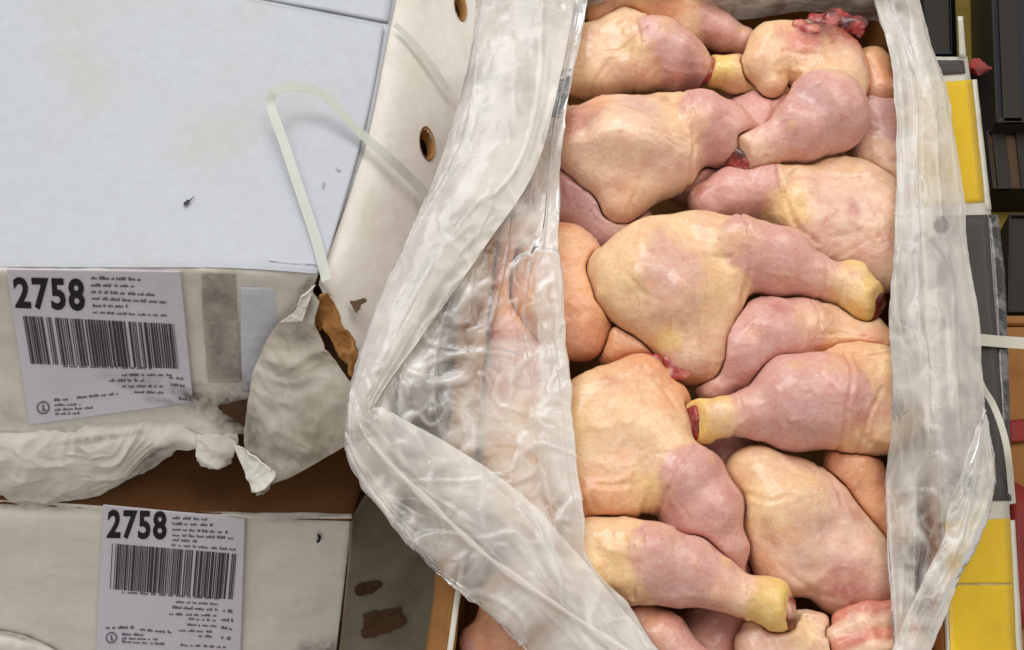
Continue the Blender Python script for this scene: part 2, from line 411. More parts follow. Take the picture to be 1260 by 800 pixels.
def surface_nets(f, org, h):
    ins = f < 0; nx, ny, nz = f.shape
    cs = [(i, j, k) for i in (0, 1) for j in (0, 1) for k in (0, 1)]
    cnt = np.zeros((nx-1, ny-1, nz-1), np.int8)
    for i, j, k in cs: cnt += ins[i:nx-1+i, j:ny-1+j, k:nz-1+k]
    act = (cnt > 0) & (cnt < 8); I = np.argwhere(act); idx = -np.ones(act.shape, np.int64); idx[act] = np.arange(len(I))
    vs = {c: f[I[:, 0]+c[0], I[:, 1]+c[1], I[:, 2]+c[2]] for c in cs}
    acc = np.zeros((len(I), 3)); n = np.zeros(len(I))
    for c in cs:
        for ax in range(3):
            if c[ax]: continue
            d = list(c); d[ax] = 1; d = tuple(d); a, b = vs[c], vs[d]; m = (a < 0) != (b < 0)
            t = np.where(m, a/np.where(m, a-b, 1), 0); e = np.array(c, float)[None].repeat(len(I), 0); e[:, ax] = t
            acc += np.where(m[:, None], e, 0); n += m
    V = org+h*(I+acc/n[:, None])
    Q = []
    for ax in range(3):
        a1, a2 = (ax+1) % 3, (ax+2) % 3
        s0 = [slice(1, -1)]*3; s0[ax] = slice(0, -1); s1 = list(s0); s1[ax] = slice(1, None)
        A_, B_ = ins[tuple(s0)], ins[tuple(s1)]
        for flip in (0, 1):
            m = (A_ & ~B_) if not flip else (~A_ & B_)
            J = np.argwhere(m); off = np.ones(3, int); off[ax] = 0; J = J+off
            def g(d1, d2):
                K = J.copy(); K[:, a1] -= d1; K[:, a2] -= d2; return idx[K[:, 0], K[:, 1], K[:, 2]]
            q = [g(1, 1), g(0, 1), g(0, 0), g(1, 0)]
            if flip: q = q[::-1]
            Q.append(np.stack(q, 1))
    Q = np.concatenate(Q); Q = Q[(Q >= 0).all(1)]
    return V, Q
C_FAT, C_PINK, C_YEL, C_ORA, C_RED, C_MAU, C_PALE, C_DRED = [s2l(c) for c in
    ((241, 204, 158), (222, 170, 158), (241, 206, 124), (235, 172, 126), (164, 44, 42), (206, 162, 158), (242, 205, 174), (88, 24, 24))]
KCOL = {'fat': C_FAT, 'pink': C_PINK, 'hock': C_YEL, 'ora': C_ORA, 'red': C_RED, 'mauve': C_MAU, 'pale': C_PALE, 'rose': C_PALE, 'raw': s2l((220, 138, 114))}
VOX = .0022; GAP = .0012
LEGS = []; HV = []
lx = lambda y, uv0, uv1: None
wl = [atc(*LW[0], 0)[:2], atc(*LW[2], 0)[:2]]; wr = [atc(*RW[0], 0)[:2], atc(*RW[2], 0)[:2]]
def walls_sd(p):
    def line(a, b, s):
        d = b-a; n = np.array([-d[1], d[0]])/np.linalg.norm(d)*s; return (p[..., 0]-a[0])*n[0]+(p[..., 1]-a[1])*n[1]
    l = line(wl[0], wl[1], 1.); r = line(wr[0], wr[1], 1.)
    mid = np.array([(wl[0]+wr[1])/2])
    sl = 1 if ((wl[1]-wl[0])[0]*(mid[0, 1]-wl[0][1])-(wl[1]-wl[0])[1]*(mid[0, 0]-wl[0][0])) < 0 else -1
    return np.maximum(-np.abs(l)*np.where(l*l > 0, np.sign(l)*np.sign(line_sign_l), 1), -np.abs(r)*np.sign(r)*np.sign(line_sign_r))+.007
def _ls(a, b, q):
    d = b-a; return -d[1]*(q[0]-a[0])+d[0]*(q[1]-a[1])
_mid = (wl[0]+wl[1]+wr[0]+wr[1])/4; line_sign_l = _ls(wl[0], wl[1], _mid); line_sign_r = _ls(wr[0], wr[1], _mid)

def build_leg(L, vox=VOX):
    lo, hi = L.lo.copy(), L.hi.copy(); lo[2] = max(lo[2], DEPTH+.004); n = np.ceil((hi-lo)/vox).astype(int)+1
    ax = [lo[i]+vox*np.arange(n[i]) for i in range(3)]
    p = np.stack(np.meshgrid(*ax, indexing='ij'), -1)
    d = L.full(p)
    d = smax(d, walls_sd(p), .006)
    for U in LEGS:                                   # soft flesh gives way to the legs lying on it
        if (U.lo > hi).any() or (U.hi < lo).any(): continue
        a = np.maximum(np.floor((U.lo-lo)/vox).astype(int)-1, 0); b = np.minimum(np.ceil((U.hi-lo)/vox).astype(int)+2, n)
        if (b <= a).any(): continue
        s = tuple(slice(a[i], b[i]) for i in range(3)); e = -U.full(p[s])+GAP
        d[s] = smax(d[s], e, .004)
    d[0], d[-1], d[:, 0], d[:, -1], d[:, :, 0], d[:, :, -1] = 1, 1, 1, 1, 1, 1
    V, Q = surface_nets(d, lo, vox)
    w = {}; n1 = vnoise(V*90, L.seed+3)*.0015+vnoise(V*30, L.seed+4)*.003
    for q in L.P: w[q[0]] = np.minimum(w.get(q[0], 9.), L.prim(q, V)+((n1-.0055) if q[0] in SKINS else 0))
    ks = list(w); D = np.stack([w[k] for k in ks], 1); E = np.exp(-(D-D.min(1, keepdims=True))/.0009); E /= E.sum(1, keepdims=True)
    C = E@np.stack([KCOL[k] for k in ks])
    b1 = np.clip(fbm(V*22, L.seed+11, 3)*.9+.1, 0, 1)[:, None]; C = C*(1-.5*b1)+C_PINK*.5*b1     # rosy mottling of the skin
    b2 = np.clip(fbm(V*34+5, L.seed+21, 3)-.25, 0, 1)[:, None]; C = C*(1-.22*b2)+C_YEL*.22*b2
    hp = float(np.percentile(V[:, 2], 90))
    for u, v, r, col, st in L.paints:
        c = atc(u, v, hp); rr = r*scl(u, v, hp)
        dd = np.hypot(V[:, 0]-c[0], V[:, 1]-c[1])/rr+vnoise(V*70, L.seed+31)*.35+vnoise(V*180, L.seed+32)*.2
        m = np.clip(1.4-dd, 0, 1)[:, None]*st; C = C*(1-m)+col*m
    R = np.random.default_rng(L.seed+99)
    for c in V[R.integers(0, len(V), 16)]:
        rr = R.uniform(.004, .014); st = R.uniform(.15, .45); kc = [C_RED, C_ORA, C_YEL, C_PALE, C_MAU][R.integers(0, 5)]*1.0
        dd = np.linalg.norm((V-c)*np.array([1, R.uniform(.4, 1.6), 1]), axis=1)/rr+vnoise(V*110, L.seed+33)*.45
        m = np.clip(1.3-dd, 0, 1)[:, None]*st*(.6 if kc is C_RED else 1); C = C*(1-m)+kc*m
    o = mesh_obj(L.name, c2w(V), Q, M_SKIN, None, cols=np.clip(C, 0, 1))
    tag(o, L.label, 'chicken leg', 'raw chicken leg quarters piled in the carton')
    HV.append(V)
    if L.cut is not None:                            # the cut joint: cartilage and bone showing at the end
        e, dr, r = L.cut
        t = np.cross(dr, [0, 0, 1.]); t /= np.linalg.norm(t)+1e-9; b = np.cross(t, dr)
        blob(o, 'cut_joint', [(e-dr*.0005, r*1.15), (e+t*r*.45+dr*.0004, r*.6), (e-t*r*.45+b*r*.2, r*.6)], dr, L.seed, [C_RED, C_DRED, C_PALE])
    for (u, v, h, r, cols, nm) in L.extra:
        c = atc(u, v, h); m = r*scl(u, v, h); R = np.random.default_rng(L.seed+7)
        blob(o, nm, [(c+R.normal(0, .6, 3)*m*np.array([.8, .55, .2]), m*R.uniform(.3, .6)) for _ in range(11)], None, L.seed, cols)
    LEGS.append(L); return o
def blob(parent, name, balls, flat, seed, cols):
    cs = np.array([b[0] for b in balls]); rs = np.array([b[1] for b in balls])
    lo = (cs-rs[:, None]).min(0)-.004; hi = (cs+rs[:, None]).max(0)+.004; vx = .0013
    n = np.ceil((hi-lo)/vx).astype(int)+1; p = np.stack(np.meshgrid(*[lo[i]+vx*np.arange(n[i]) for i in range(3)], indexing='ij'), -1)
    d = None
    for kk, (c, r) in enumerate(balls):
        q = p-c
        if flat is not None: a = q@flat; e = np.sqrt((q**2).sum(-1)-a*a+(a*3.2)**2)-r
        else:
            S_ = np.array([1, 1, 1.8]); c2, r2 = balls[(kk+1) % len(balls)]; e = sd_cone(p*S_, c*S_, c2*S_, r*.6, r2*.45)
        d = e if d is None else smin(d, e, .005)
    d = d+fbm(p*np.array([70, 110, 90]), seed, 3)*.0022+(1-np.abs(vnoise(p*np.array([160, 60, 160]), seed+1))*2)*.0007
    V, Q = surface_nets(d, lo, vx)
    m = np.clip(vnoise(V*90, seed+2)*1.3+.4, 0, 1)[:, None]; m2 = np.clip(vnoise(V*np.array([150, 80, 150]), seed+6)*1.6-.55, 0, 1)[:, None]
    C = cols[0]*(1-m)+cols[1]*m; C = C*(1-m2)+cols[2]*m2
    return mesh_obj(name, c2w(V), Q, M_FLESH, parent, cols=np.clip(C, 0, 1))

N_ = 'chicken_leg_quarter'
RAW = [C_RED, C_DRED, s2l((216, 130, 116))]; GUT = [s2l((214, 130, 104)), C_RED, C_PALE]; FATTY = [C_PALE, s2l((222, 150, 120)), s2l((240, 205, 180))]
specs = [
 # the legs lying on top
 dict(creases=[([(906, 262), (914, 300), (918, 340), (912, 372)], .0016, 0.0017), ([(846, 400), (842, 425), (836, 445)], .0012, 0.0012), ([(858, 395), (860, 425), (862, 452)], .0012, 0.0012), ([(768, 350), (790, 372), (815, 385)], .0016, 0.0007), ([(1010, 320), (1014, 345), (1008, 372)], .0016, 0.0010), ([(1030, 330), (1036, 350), (1030, 376)], .0014, 0.0008)], label='big leg quarter lying across the middle with its yellow knuckle pointing right', prims=[
   ('fat', 'e', 822, 338, .010, 84, 72, .030, 8), ('fat', 'e', 868, 322, .008, 48, 60, .027, 0), ('fat', 'c', [(830, 375, .008, 56), (852, 425, .000, 36)]), ('fat', 'c', [(745, 332, .006, 20), (790, 345, .01, 50)]), ('fat', 'c', [(762, 356, .006, 28), (846, 438, .002, 28)]), ('fat', 'c', [(888, 352, .006, 34), (860, 436, .002, 28)]),
   ('pink', 'c', [(915, 314, .012, 47), (962, 321, .014, 42), (1002, 339, .014, 26), (1026, 350, .013, 19)]), ('hock', 'c', [(1034, 352, .013, 21), (1064, 368, .013, 27)]), ('hock', 'e', 1052, 338, .014, 20, 20, .013, 0)],
   paints=[(832, 335, 42, C_MAU, .55), (890, 300, 20, C_FAT, .6), (1040, 340, 24, C_FAT, .7), (1048, 332, 20, C_PALE, .6), (835, 440, 18, C_RED, .5), (866, 444, 16, C_RED, .4), (850, 425, 20, C_PALE, .6), (825, 405, 16, C_YEL, .7)],
   cut=((1080, 377, .013), (1040, 352, .013), 15), extra=[(846, 452, .012, 24, GUT, 'torn_flesh')]),
 dict(creases=[([(975, 108), (1000, 100), (1035, 108), (1060, 122)], .0015, 0.0013), ([(960, 70), (975, 92), (1000, 100)], .0014, 0.0010), ([(960, 165), (962, 180), (966, 195)], .0014, 0.0010)], label='leg quarter with drumstick bent down left and bloody red cut hip at the carton back', prims=[
   ('fat', 'e', 1000, 66, .012, 60, 38, .026, -10), ('fat', 'c', [(945, 50, .010, 25), (940, 78, .010, 24), (952, 104, .006, 16)]), ('fat', 'e', 1022, 100, .012, 46, 44, .026, 0),
   ('pink', 'c', [(1012, 142, .016, 53), (985, 160, .016, 40), (950, 177, .016, 24)]), ('rose', 'c', [(950, 178, .016, 22), (916, 190, .014, 25)])],
   paints=[(1040, 40, 42, C_RED, .85), (1060, 72, 16, C_RED, .55), (1010, 30, 24, C_DRED, .6), (985, 40, 26, s2l((214, 120, 104)), .7), (1000, 24, 18, C_DRED, .6), (1000, 130, 32, C_MAU, .7), (1050, 70, 26, C_PALE, .8), (970, 190, 18, C_ORA, .6), (1030, 80, 30, C_FAT, .7), (912, 196, 18, C_RED, .8)],
   cut=((906, 197, .013), (940, 180, .015), 15), extra=[(1034, 32, .022, 36, RAW, 'bloody_flesh'), (988, 40, .026, 24, [s2l((205,120,100)), C_DRED, C_RED], 'torn_flesh')]),
 dict(creases=[([(838, 108), (846, 140), (852, 190), (846, 236)], .0016, 0.0016), ([(700, 140), (725, 120), (752, 108)], .0018, 0.0013), ([(790, 200), (785, 230), (772, 255)], .0014, 0.0007), ([(820, 190), (838, 205), (850, 200)], .0012, 0.0008)], label='leg quarter with broad pale thigh ending in a point at upper left', prims=[
   ('pale', 'e', 768, 178, .008, 78, 62, .030, 0), ('pale', 'c', [(775, 195, .008, 60), (768, 236, .004, 30), (764, 254, .002, 15)]), ('fat', 'e', 818, 168, .008, 42, 58, .027, 0), ('pale', 'c', [(705, 165, .004, 26), (745, 180, .006, 50)]), ('pale', 'c', [(718, 186, .004, 34), (762, 248, .002, 17)]), ('pale', 'c', [(822, 200, .004, 38), (768, 250, .002, 17)]),
   ('pink', 'c', [(860, 158, .006, 47), (892, 164, .004, 40), (925, 178, -.004, 24)])],
   paints=[(790, 128, 30, C_MAU, .5), (720, 130, 26, C_RED, .5), (735, 118, 22, C_ORA, .7), (770, 230, 34, C_ORA, .4), (765, 215, 12, C_RED, .25), (835, 150, 28, C_FAT, .7), (700, 150, 20, C_RED, .45)]),
 dict(creases=[([(1034, 430), (1036, 480), (1030, 520), (1036, 560)], .0016, 0.0016), ([(990, 462), (1010, 500), (1020, 530)], .0013, 0.0008), ([(1000, 455), (1016, 480), (1026, 505)], .0011, 0.0007), ([(905, 492), (910, 515), (905, 536)], .0014, 0.0010), ([(885, 492), (888, 515), (884, 538)], .0010, 0.0007), ([(872, 495), (874, 518), (870, 540)], .0010, 0.0007), ([(1040, 440), (1070, 446), (1100, 440)], .0015, 0.0012)], label='drumstick at centre right with yellow knuckle pointing left, thigh under the right film', prims=[
   ('hock', 'c', [(866, 517, .012, 29), (886, 514, .014, 23)]), ('pink', 'c', [(895, 513, .014, 20), (930, 508, .014, 31), (975, 497, .014, 56), (1010, 495, .014, 60)]),
   ('fat', 'e', 1075, 492, .008, 62, 66, .030, 0), ('fat', 'e', 1040, 492, .010, 34, 64, .029, 0)],
   paints=[(985, 500, 44, C_MAU, .55), (905, 515, 18, C_PALE, .6), (1050, 435, 30, C_ORA, .6), (1060, 545, 34, C_ORA, .5), (895, 495, 14, C_PALE, .5)], cut=((850, 520, .011), (890, 513, .013), 18)),
 dict(creases=[([(784, 642), (788, 680), (780, 735)], .0015, 0.0014), ([(918, 715), (922, 740), (914, 765)], .0014, 0.0010)], label='drumstick at the bottom with yellow knuckle pointing right above the dark gap', prims=[
   ('fat', 'e', 735, 690, .004, 52, 52, .028, 0), ('fat', 'e', 772, 690, .006, 28, 52, .030, 0), ('pink', 'c', [(800, 690, .008, 50), (845, 702, .010, 41), (885, 720, .012, 26)]), ('rose', 'c', [(880, 718, .012, 26), (916, 734, .012, 21)]), ('hock', 'c', [(930, 739, .012, 22), (956, 748, .012, 30)]), ('hock', 'e', 948, 730, .014, 20, 16, .014, 0)],
   paints=[(840, 700, 40, C_MAU, .5), (750, 690, 36, C_YEL, .35), (955, 735, 26, C_YEL, .5)], cut=((974, 752, .012), (930, 741, .012), 15)),
 dict(creases=[([(858, 552), (836, 580), (818, 612), (806, 640)], .0016, 0.0017), ([(792, 580), (798, 606), (790, 632)], .0014, 0.0013), ([(780, 585), (778, 610), (784, 636)], .0012, 0.0010), ([(720, 600), (736, 625), (770, 636)], .0014, 0.0008), ([(790, 452), (815, 478), (836, 510)], .0016, 0.0013)], label='leg quarter with large round orange thigh at lower left and drumstick hanging downwards', prims=[
   ('fat', 'e', 762, 540, .000, 88, 88, .032, 0), ('ora', 'e', 740, 595, -.004, 56, 46, .028, 0), ('ora', 'c', [(790, 470, -.004, 34), (825, 492, -.004, 24)]), ('fat', 'e', 810, 560, .000, 38, 50, .028, 0),
   ('pink', 'c', [(846, 598, .000, 52), (866, 630, -.001, 48), (888, 672, -.004, 30), (902, 712, -.008, 16)])],
   paints=[(770, 462, 40, C_ORA, .6), (822, 485, 22, C_ORA, .8), (770, 560, 40, C_PALE, .5), (765, 560, 9, C_ORA, .6), (795, 600, 26, C_YEL, .5), (740, 615, 44, C_ORA, .6), (752, 470, 14, C_RED, .3), (860, 590, 34, C_MAU, .4)]),
 # second layer
 dict(creases=[([(956, 204), (966, 236), (984, 270), (1010, 292)], .0017, 0.0017), ([(1066, 240), (1080, 270), (1090, 300)], .0013, 0.0007)], label='leg quarter at upper right under the bloody leg, thigh against the right film', prims=[
   ('pink', 'c', [(872, 250, -.014, 24), (905, 240, -.010, 34), (935, 235, -.008, 38)]), ('fat', 'e', 968, 242, -.008, 34, 44, .026, 0), ('pale', 'e', 1040, 262, -.006, 78, 74, .030, 0), ('pale', 'e', 1080, 300, -.008, 50, 60, .028, 0)],
   paints=[(1050, 270, 50, C_MAU, .35), (975, 250, 22, C_YEL, .5), (1065, 315, 26, C_RED, .2), (990, 265, 16, C_YEL, .35)], extra=[]),
 dict(creases=[([(1000, 368), (1008, 395), (1002, 425)], .0015, 0.0013), ([(1010, 412), (1040, 408), (1090, 418)], .0015, 0.0012)], label='pink drumstick tucked under the big middle leg, left tip showing a knuckle', prims=[
   ('pink', 'c', [(880, 474, -.010, 24), (915, 440, -.006, 46), (948, 418, -.006, 52), (980, 410, -.008, 46)]), ('fat', 'e', 1030, 412, -.008, 56, 40, .026, 0), ('ora', 'c', [(1020, 425, -.004, 22), (1090, 432, -.004, 24)])],
   paints=[(1000, 395, 24, C_FAT, .6), (930, 420, 40, C_MAU, .5)]),
 dict(label='orange skinned thigh at the left film edge beside the big middle leg', prims=[
   ('ora', 'e', 690, 350, -.008, 62, 82, .030, 0), ('ora', 'e', 712, 400, -.010, 36, 46, .026, 0)], paints=[(715, 300, 30, C_FAT, .5), (720, 420, 30, C_RED, .25)]),
 dict(creases=[([(918, 600), (945, 618), (975, 612)], .0016, 0.0011), ([(960, 560), (975, 580), (1000, 590)], .0014, 0.0007), ([(960, 690), (990, 712), (1030, 730)], .0015, 0.0008)], label='leg quarter at lower right with rosy blood spot near the film, thigh pointing down', prims=[
   ('fat', 'c', [(928, 584, -.010, 36), (962, 630, -.010, 56)]), ('pale', 'e', 995, 645, -.010, 64, 104, .032, 40), ('pale', 'e', 1046, 700, -.010, 58, 58, .030, 0), ('pale', 'e', 965, 670, -.012, 46, 58, .028, 0)],
   paints=[(1035, 720, 30, C_RED, .6), (1070, 730, 30, C_RED, .35), (1010, 655, 46, C_MAU, .5), (935, 690, 26, C_ORA, .6), (940, 600, 26, C_FAT, .5)]),
 dict(label='narrow orange skin fold at the right film below the centre right drumstick', prims=[
   ('ora', 'c', [(1050, 575, -.008, 34), (1078, 620, -.012, 30), (1100, 650, -.014, 26)])], paints=[(1060, 590, 30, C_ORA, .6)]),
 dict(creases=[([(780, 30), (786, 62), (780, 104)], .0015, 0.0014)], label='leg quarter at upper left corner with rounded pink drumstick above the pointed thigh', prims=[
   ('fat', 'e', 728, 76, -.004, 62, 46, .028, 0), ('fat', 'c', [(770, 40, .0, 28), (786, 80, .0, 34)]), ('pink', 'c', [(808, 64, .002, 44), (832, 74, .002, 38), (850, 82, .0, 26)])],
   paints=[(735, 45, 30, C_PALE, .5), (820, 60, 30, C_MAU, .5), (855, 85, 16, C_DRED, .6)]),
 dict(label='yellow knuckle with dark red cut end poking out left under the bloody leg', prims=[
   ('hock', 'c', [(876, 88, -.004, 22), (905, 90, -.004, 23)]), ('fat', 'c', [(910, 92, -.006, 22), (960, 100, -.014, 34)])], cut=((866, 87, -.004), (905, 90, -.004), 16), paints=[(890, 80, 20, C_YEL, .6)]),
 dict(label='leg quarter at the very back with orange skin and slim pink drumstick end', prims=[
   ('ora', 'c', [(735, 20, -.006, 16), (790, 8, -.004, 26), (830, 14, -.004, 30)]), ('fat', 'c', [(835, 5, -.004, 30), (838, 45, -.008, 22)]), ('pink', 'c', [(850, 25, -.008, 30), (885, 38, -.008, 24), (912, 48, -.010, 16)])],
   paints=[(800, 15, 30, C_ORA, .5), (742, 20, 10, C_DRED, .9)]),
 dict(label='orange thigh skin at upper right corner beside the bloody cut hip', prims=[
   ('ora', 'c', [(1072, 80, -.004, 26), (1082, 112, -.006, 24)])], paints=[(1085, 128, 12, C_RED, .7)]),
 dict(label='raw ribbed red flesh at lower right corner under the rosy spotted leg', prims=[
   ('ora', 'c', [(1040, 788, -.010, 22), (1095, 776, -.008, 32), (1110, 805, -.008, 34)]), ('raw', 'c', [(1036, 764, .004, 9), (1070, 752, .010, 9), (1100, 748, .010, 9)]), ('pale', 'c', [(1026, 782, .006, 8), (1065, 768, .014, 8), (1100, 764, .014, 8)]), ('raw', 'c', [(1034, 796, .010, 8), (1070, 784, .016, 8), (1100, 780, .016, 8)]), ('pale', 'c', [(1040, 812, .010, 8), (1075, 798, .018, 8), (1100, 796, .018, 8)])], k=.004, paints=[(1080, 750, 18, C_RED, .4), (1050, 790, 14, C_RED, .35)], extra=[]),
 dict(label='pale skinned thigh at the bottom edge right of the yellow knuckle', prims=[
   ('pale', 'e', 965, 800, -.010, 66, 42, .026, 0), ('pale', 'c', [(1000, 790, -.008, 34), (1040, 820, -.01, 40)])], paints=[(985, 775, 22, C_YEL, .5), (950, 790, 30, C_MAU, .4)]),
 dict(label='pink drumstick end at the bottom edge beneath the bottom drumstick', prims=[
   ('pink', 'c', [(790, 765, -.014, 26), (815, 790, -.012, 34), (850, 830, -.012, 36)])], paints=[(800, 750, 20, C_ORA, .4)]),
 dict(label='reddish torn flesh of a leg between the big middle leg and round orange thigh', prims=[
   ('ora', 'c', [(765, 425, -.020, 32), (805, 440, -.020, 34), (838, 455, -.024, 24)])], paints=[(800, 440, 18, C_RED, .6), (830, 458, 22, C_RED, .7), (775, 418, 20, C_PALE, .6), (812, 430, 9, C_DRED, .5), (790, 455, 14, C_PALE, .5)], extra=[(800, 448, .006, 14, GUT, 'torn_flesh')]),
 # deeper layer, seen in the gaps
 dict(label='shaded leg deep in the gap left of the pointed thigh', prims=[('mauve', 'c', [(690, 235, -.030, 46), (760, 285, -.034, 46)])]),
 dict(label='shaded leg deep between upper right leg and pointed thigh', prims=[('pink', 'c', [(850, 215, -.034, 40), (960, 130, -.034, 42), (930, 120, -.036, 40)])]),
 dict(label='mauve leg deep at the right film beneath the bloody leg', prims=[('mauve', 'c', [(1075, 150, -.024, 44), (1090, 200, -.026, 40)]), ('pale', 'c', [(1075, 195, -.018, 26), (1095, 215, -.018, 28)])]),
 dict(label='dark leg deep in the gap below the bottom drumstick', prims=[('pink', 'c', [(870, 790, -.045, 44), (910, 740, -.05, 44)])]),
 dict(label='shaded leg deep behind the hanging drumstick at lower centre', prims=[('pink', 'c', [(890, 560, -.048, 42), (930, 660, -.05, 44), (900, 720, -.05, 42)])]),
 dict(label='orange skinned leg blurred under the left film near the pile middle', prims=[('ora', 'e', 650, 350, -.022, 62, 90, .03, 0), ('pink', 'c', [(625, 420, -.022, 40), (640, 460, -.024, 40)])]),
 dict(label='leg blurred under the left film beside the round orange thigh', prims=[('fat', 'e', 655, 570, -.018, 66, 96, .03, 0), ('pink', 'c', [(620, 520, -.024, 40), (610, 470, -.026, 34)])]),
 dict(label='leg with orange skin under the film at the carton bottom left corner', prims=[('ora', 'e', 640, 760, -.010, 52, 60, .030, 0), ('pink', 'c', [(590, 790, -.016, 24), (600, 850, -.016, 26)])]),
 dict(label='leg under the film at the left back of the carton', prims=[('pale', 'e', 668, 170, -.018, 40, 70, .028, 0)]),
]
for i, s in enumerate(specs): build_leg(Leg(N_, s['label'], s['prims'], s.get('paints', ()), s.get('cut'), k=s.get('k', .014), seed=40+i*7, extra=s.get('extra', ()), creases=s.get('creases', ())))

# height field of the pile, for the film to drape over
for a_, b_ in ((LW[0], LW[2]), (RW[0], RW[2])):
    pa, pb = atc(*a_, RIM), atc(*b_, RIM); HV.append(pa+(pb-pa)*np.linspace(0, 1, 500)[:, None]+np.array([0, 0, .003]))
HV = np.concatenate(HV); HG = .004; h0 = HV[:, :2].min(0)-.05; hn = np.ceil((HV[:, :2].max(0)+.05-h0)/HG).astype(int)
HM = np.full(hn, -.08); ij = ((HV[:, :2]-h0)/HG).astype(int); np.maximum.at(HM, (ij[:, 0], ij[:, 1]), HV[:, 2])
for _ in range(4):
    P_ = np.pad(HM, 1, mode='edge'); HM = np.max([P_[a:a+hn[0], b:b+hn[1]] for a in range(3) for b in range(3)], axis=0)
for _ in range(14):
    P_ = np.pad(HM, 1, mode='edge'); HM = np.mean([P_[a:a+hn[0], b:b+hn[1]] for a in range(3) for b in range(3)], axis=0)
def pile(p):
    q = (p[..., :2]-h0)/HG-.5; i = np.clip(np.floor(q).astype(int), 0, hn-2); f = np.clip(q-i, 0, 1)
    a = HM[i[..., 0], i[..., 1]]; b = HM[i[..., 0]+1, i[..., 1]]; c = HM[i[..., 0], i[..., 1]+1]; d = HM[i[..., 0]+1, i[..., 1]+1]
    out = (p[..., 0] < h0[0]) | (p[..., 1] < h0[1]) | (q[..., 0] > hn[0]-1) | (q[..., 1] > hn[1]-1)
    r = (a*(1-f[..., 0])+b*f[..., 0])*(1-f[..., 1])+(c*(1-f[..., 0])+d*f[..., 0])*f[..., 1]
    return np.where(out, -.1, r)

# ------------------------------------------------------------------ the polythene liner
liner = empty('plastic_liner', c2w(atc(640, 500, 0)))
tag(liner, 'crumpled translucent polythene liner folded out over the carton of chicken', 'plastic liner')
def film(name, rows, nr, nc, clear=.004, wr=.004, seed=0, interp=cr, ws=(22, 9), spots=()):
    """rows of (u, v, h, milk): control net in the carton's frame"""
    P = np.array([[np.append(atc(u, v, h), [m]) for u, v, h, m in r] for r in rows])
    G = interp(interp(P, nr).transpose(1, 0, 2), nc).transpose(1, 0, 2); X, milk = G[..., :3], np.clip(G[..., 3], .05, .95)
    N = gnormals(X); N[N[..., 2] < 0] *= -1
    jj, ii = np.meshgrid(np.linspace(0, 1, nc), np.linspace(0, 1, nr))
    q = np.stack([jj*ws[0]*.16, ii*ws[1]*.35, jj*0+seed], -1)+vnoise(X*8, seed)[..., None]*.7
    fold = ridged(q, seed+1, 2)/1.5                     # long soft folds along the sheet
    q2 = X*np.array([16, 16, 10])+fbm(X*12, seed+6, 2)[..., None]*1.1; crz = np.clip(ridged(q2, seed+9, 1)-.72, 0, 1)/.28   # sharp crumple creases
    limp = np.clip(1.2-milk*1.05, .32, 1)
    q3 = X*np.array([40, 34, 30])+fbm(X*26, seed+16, 2)[..., None]*.8; kr = np.clip(ridged(q3, seed+19, 2)/1.5-.35, 0, 1)     # fine sharp crinkles
    q4 = np.stack([jj*9, ii*2.2, jj*0+seed*.7], -1)+vnoise(X*6, seed+2)[..., None]*.5; st = np.clip(ridged(q4, seed+23, 1)-.82, 0, 1)/.18 # tight pulled creases
    X = X+N*(kr*limp*.0030+st*.0018+(fold-.4)*wr*.7+fbm(X*12, seed+4, 3)*wr*.6+crz*limp*.0022+fbm(X*55, seed+5, 2)*limp*.0009)[..., None]
    w2 = fbm(X*np.array([28, 20, 20])+fbm(X*20, seed+7, 2)[..., None]*.9, seed+13, 4)
    milk = np.clip(milk+w2*.62*limp+crz*.30*limp+(kr-.25)*.75*limp+st*.10+np.clip(fold-.55, 0, 1)*.3-.02, .10, .92)
    for cu, cv, r in spots:
        su, sv = unproj(c2w(X)); milk = np.where(np.hypot(su-cu, (sv-cv)*.8)+2*vnoise(X*200, 3) < r, .42, milk)
    k = np.arange(X.shape[1])/(X.shape[1]-1)
    hh = pile(X)+clear+.002*k[None, :]; X[..., 2] = np.maximum(smax(X[..., 2], hh-.001, .022), hh)
    return mesh_obj(name, c2w(X.reshape(-1, 3)), grid_faces(*X.shape[:2]), M_FILM, liner, attrs={'milk': milk.ravel()})
